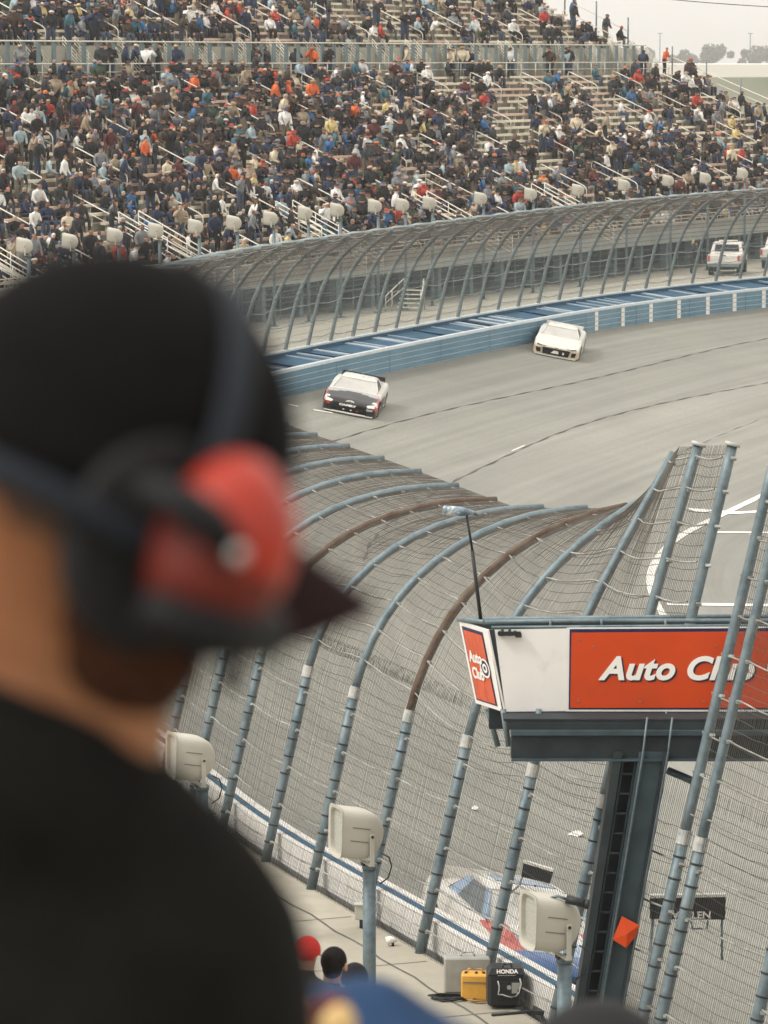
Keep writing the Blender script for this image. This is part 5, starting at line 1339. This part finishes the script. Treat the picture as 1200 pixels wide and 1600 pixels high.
# ------------------------------------------------------------------ the man in front
YM = 2.0
al, yw = R(28), R(30)
Fd = Vector((math.cos(yw)*math.cos(al), math.sin(yw)*math.cos(al), -math.sin(al)))
Ud = (Vector((0, 0, 1)) - Fd*Fd.z).normalized(); Rd = Fd.cross(Ud).normalized()
C0w = at_y(165, 705, YM)
man = empty('person', at_y(60, 2400, YM)); L0 = Vector(man.location); C0 = C0w - L0
def H(f, r, u): return C0 + Fd*f + Rd*r + Ud*u
def M_(px, py, y=YM): return at_y(px, py, y)-L0
ax = (Fd, Rd, Ud)
m = MB()
m.ell(H(0, 0, -.005), (.094, .075, .096), axes=ax, nu=28, nv=18)          # skull
m.ell(H(.040, 0, -.055), (.060, .060, .070), axes=ax, nu=20, nv=14)   # face
m.ell(H(.045, 0, -.095), (.048, .048, .036), axes=ax)                 # jaw
m.ell(H(.100, 0, -.040), (.018, .012, .022), axes=ax)                 # nose
m.ell(H(.088, 0, -.078), (.014, .022, .010), axes=ax)                 # lips
m.ell(H(.004, .075, -.030), (.020, .012, .032), axes=ax); m.ell(H(.004, -.075, -.030), (.020, .012, .032), axes=ax)
cap_chain(m, [(H(-.030, 0, -.03), .062), (M_(45, 1010), .064), (M_(-5, 1180), .072), (M_(-20, 1300), .09)])
cap_chain(m, [(H(.01, 0, -.07), .050), (M_(130, 1080), .050), (M_(80, 1230), .06)])
cap_chain(m, [(M_(-20, 1300), .09), (M_(-20, 2300), .12)])
remesh('body', m, .007, mat('skin_neck', (.31, .14, .066), .55, var=.12, scale=25, col2=(.24, .09, .038), scale2=9), man, 6)
m = MB(); m.ell(H(-.006, 0, -.006), (.0885, .0765, .094), axes=ax, nu=28, nv=14, vmin=-.62, vmax=.2); m.build('hair', mat('stubble_hair', (.10, .055, .035), .85, var=.3, scale=120), man)
shirt_m = mat('black_shirt', (.0062, .0062, .0054), .95, spec=.12, var=.25, scale=40)
m = MB()
cap_chain(m, [(M_(-260, 1400), .10), (M_(-120, 1320), .105), (M_(20, 1378), .108), (M_(110, 1470), .108), (M_(158, 1548), .118), (M_(165, 1700), .118), (M_(165, 2000), .10), (M_(220, 2350), .09)])
cap_chain(m, [(M_(-170, 1180, YM-.05), .060), (M_(-40, 1222, YM-.05), .060), (M_(55, 1262, YM-.05), .057), (M_(120, 1310, YM-.04), .055), (M_(170, 1385, YM-.03), .065)]); cap_chain(m, [(M_(-300, 1800), .16), (M_(-60, 1760), .17), (M_(-60, 2350), .17)]); cap_chain(m, [(M_(-520, 1560), .11), (M_(-600, 1900), .09), (M_(-560, 2350), .08)])
remesh('shirt', m, .011, shirt_m, man, 8)
cap_m = mat('black_cap', (.0045, .0042, .0045), .95, spec=.12, var=.2, scale=60)
m = MB(); rings = []
for j in range(13):
    b = -.36 + (PI/2+.36)*j/12; rg_ = []
    for i in range(36):
        a = 2*PI*i/36; cf, sf = math.cos(a), math.sin(a)
        lowf = .0
        u = .100*math.sin(b); 
        if b < 0: u *= (.3+.7*(1-max(0, cf)))*(1+.35*max(0, -cf))           # the front edge sits higher, above the brow
        rg_.append(H(.101*cf*math.cos(max(b, -.1)), .083*sf*math.cos(max(b, -.1)), u+.004))
    rings.append(rg_)
m.loft(rings, 0, caps=False); m.ell(H(0, 0, .104), (.008, .008, .004), axes=ax)
cp_o = m.build('cap', cap_m, man); q = cp_o.modifiers.new('s', 'SOLIDIFY'); q.thickness = .003
m = MB(); vs = []; nu, nv = 18, 8            # curved bill
for j in range(nv+1):
    for i in range(nu+1):
        x = (i/nu*2-1); t = j/nv; w = .076*(1-.10*t*t)
        reach = .070+.112*t*(1-.55*x*x)-.02*x*x; r_ = x*w
        vs.append(H(reach + .022*(1-x*x)*(1-t), r_, .008-.086*x*x*(1-.35*t)-.012*t))
b0 = len(vs); vs += [v - Ud*.004 for v in vs[:b0]]
fs = [(j*(nu+1)+i, j*(nu+1)+i+1, (j+1)*(nu+1)+i+1, (j+1)*(nu+1)+i) for j in range(nv) for i in range(nu)]
fs += [tuple(b0+k for k in reversed(f)) for f in fs] + [(nv*(nu+1)+i, nv*(nu+1)+i+1, b0+nv*(nu+1)+i+1, b0+nv*(nu+1)+i) for i in range(nu)]
for e in (0, nu): fs += [(j*(nu+1)+e, (j+1)*(nu+1)+e, b0+(j+1)*(nu+1)+e, b0+j*(nu+1)+e) for j in range(nv)]
m.add(vs, fs, 0, True); m.build('cap_bill', mat('bill_dark', (.016, .007, .007), .95, spec=.1), cp_o)
# headset: bands, red shells, cushions, boom
red_m = mat('shell_red', (.29, .017, .004), .36, var=.08, scale=12, coat=.12, spec=.3); band_m = mat('band_grey', (.009, .012, .018), .7, .1)
hsb = MB(); P = [H(.010+.005*math.cos(a), .098*math.cos(a), -.03+.136*max(0, math.sin(a))) for a in np.linspace(0, PI, 22)]
vs = []
for p in P:
    for df, du in ((-.010, 0), (.010, 0), (.010, .003), (-.010, .003)): vs.append(p+Fd*df+(p-H(.016, 0, 0)).normalized()*du)
hsb.add(vs, [(4*k+j, 4*k+(j+1) % 4, 4*k+4+(j+1) % 4, 4*k+4+j) for k in range(21) for j in range(4)], 0, True)
hs_o = hsb.build('headset_band', band_m, man)
m = MB(); P = [H(.012-.122*math.sin(a), .098*math.cos(a), -.044+.004*math.sin(a)) for a in np.linspace(.05, PI-.05, 20)]; vs = []
for p in P:
    for du, dr in ((-.008, 0), (.008, 0), (.008, .003), (-.008, .003)): vs.append(p+Ud*du+(p-H(0, 0, 0)).normalized()*dr)
m.add(vs, [(4*k+j, 4*k+(j+1) % 4, 4*k+4+(j+1) % 4, 4*k+4+j) for k in range(19) for j in range(4)], 0, True); m.build('nape_band', band_m, hs_o)
for e in (1, -1):
    m = MB(); cu = H(.008, e*.088, -.040)
    rings = [[cu+Fd*(.047*s1*math.cos(a))*1.05+Ud*(.056*s1*math.sin(a))+Rd*e*off for a in np.linspace(0, 2*PI, 25)[:-1]] for s1, off in ((.80, -.022), (1.0, -.016), (1.02, -.006), (.96, .001))]
    m.loft(rings, 0); m.build('ear_cushion', mat('cushion_black', (.010, .010, .011), .75), hs_o)
    m = MB(); cu = H(.031, e*.100, -.032)
    prof = [(.98, .0), (1.0, .008), (.92, .020), (.74, .031), (.45, .038), (.15, .041)]
    rings = [[cu+Fd*(.037*s1*math.cos(a))+Ud*(.052*s1*(1 if math.sin(a) > 0 else .98)*math.sin(a)*(1-.10*math.cos(a)))+Rd*e*off for a in np.linspace(0, 2*PI, 29)[:-1]] for s1, off in prof]
    m.loft(rings, 0)
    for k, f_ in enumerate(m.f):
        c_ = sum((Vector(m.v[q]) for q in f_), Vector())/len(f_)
        if (c_-cu).dot(Ud) < -.004: m.m[k] = 1  # shade of the downward half, painted as a darker red
    sh = m.build('ear_shell', [red_m, mat('shell_red_shade', (.10, .010, .004), .45, var=.2, scale=12)], hs_o)
    m = MB(); m.tube([cu-Fd*.060+Ud*.010+Rd*e*.008, cu-Fd*.044+Ud*.010+Rd*e*.032, cu-Fd*.030+Ud*.006+Rd*e*.043, cu-Fd*.016-Ud*.001+Rd*e*.044], [.009, .011, .011, .009], 0, n=10); m.build('yoke_arm', mat('yoke_black', (.005, .005, .006), .6, spec=.2), sh)
    m = MB(); m.tube([cu-Fd*.036-Ud*.044+Rd*e*.020, cu+Fd*.000-Ud*.040+Rd*e*.030, cu+Fd*.040-Ud*.026+Rd*e*.012], [.011, .015, .015], 0, n=10); m.build('lower_pad', mat('yoke_black', (.005, .005, .006), .6), sh)
    m = MB(); m.ell(cu-Fd*.016-Ud*.002+Rd*e*.053, (.0045, .004, .0045), axes=ax); m.build('knob', mat('knob_chrome', (.36, .35, .34), .35, .6), sh)
    if e == 1:
        m = MB(); m.tube([cu-Ud*.035+Fd*.01+Rd*.02, H(.075, .085, -.075), H(.100, .045, -.082)], [.005, .004, .007], 0, n=8); m.build('microphone_boom', cap_m, sh)
m = MB(); m.ell(H(.040, 0, -.086), (.058, .062, .052), axes=ax, nu=20, nv=12); m.ell(H(.02, 0, -.068), (.046, .070, .050), axes=ax, nu=20, nv=12); m.build('jaw_shade', mat('jaw_shade_brown', (.050, .021, .012), .9, var=.4, scale=90, spec=.1), man)  # added dark shells on the jaw, painting in the shadow below the ear cup
# sunglasses of dark plastic hide the eyes
m = MB(); m.tube([H(.02, .078, -.024), H(.085, .066, -.022)], .003); m.tube([H(.02, -.078, -.024), H(.085, -.066, -.022)], .003)
for e in (-1, 1): m.ell(H(.088, e*.034, -.026), (.012, .030, .019), axes=ax)
m.build('sunglasses', cap_m, man)
tag(man, 'man in black cap, black shirt and red ear muffs looking down to the track', 'person')

# haze over the whole place
m = MB(); m.box((100, 1830, 12.5), (3400, 3740, 42)); hz = m.build('haze', [])
hm = bpy.data.materials.new('haze'); hm.use_nodes = True; n_ = hm.node_tree; n_.nodes.clear()
o1 = n_.nodes.new('ShaderNodeOutputMaterial'); v1 = n_.nodes.new('ShaderNodeVolumePrincipled')
v1.inputs['Color'].default_value = (.93, .92, .90, 1); v1.inputs['Density'].default_value = .0002; v1.inputs['Anisotropy'].default_value = .2
n_.links.new(v1.outputs[0], o1.inputs['Volume']); hz.data.materials.append(hm); hz['kind'] = 'stuff'
#PART5
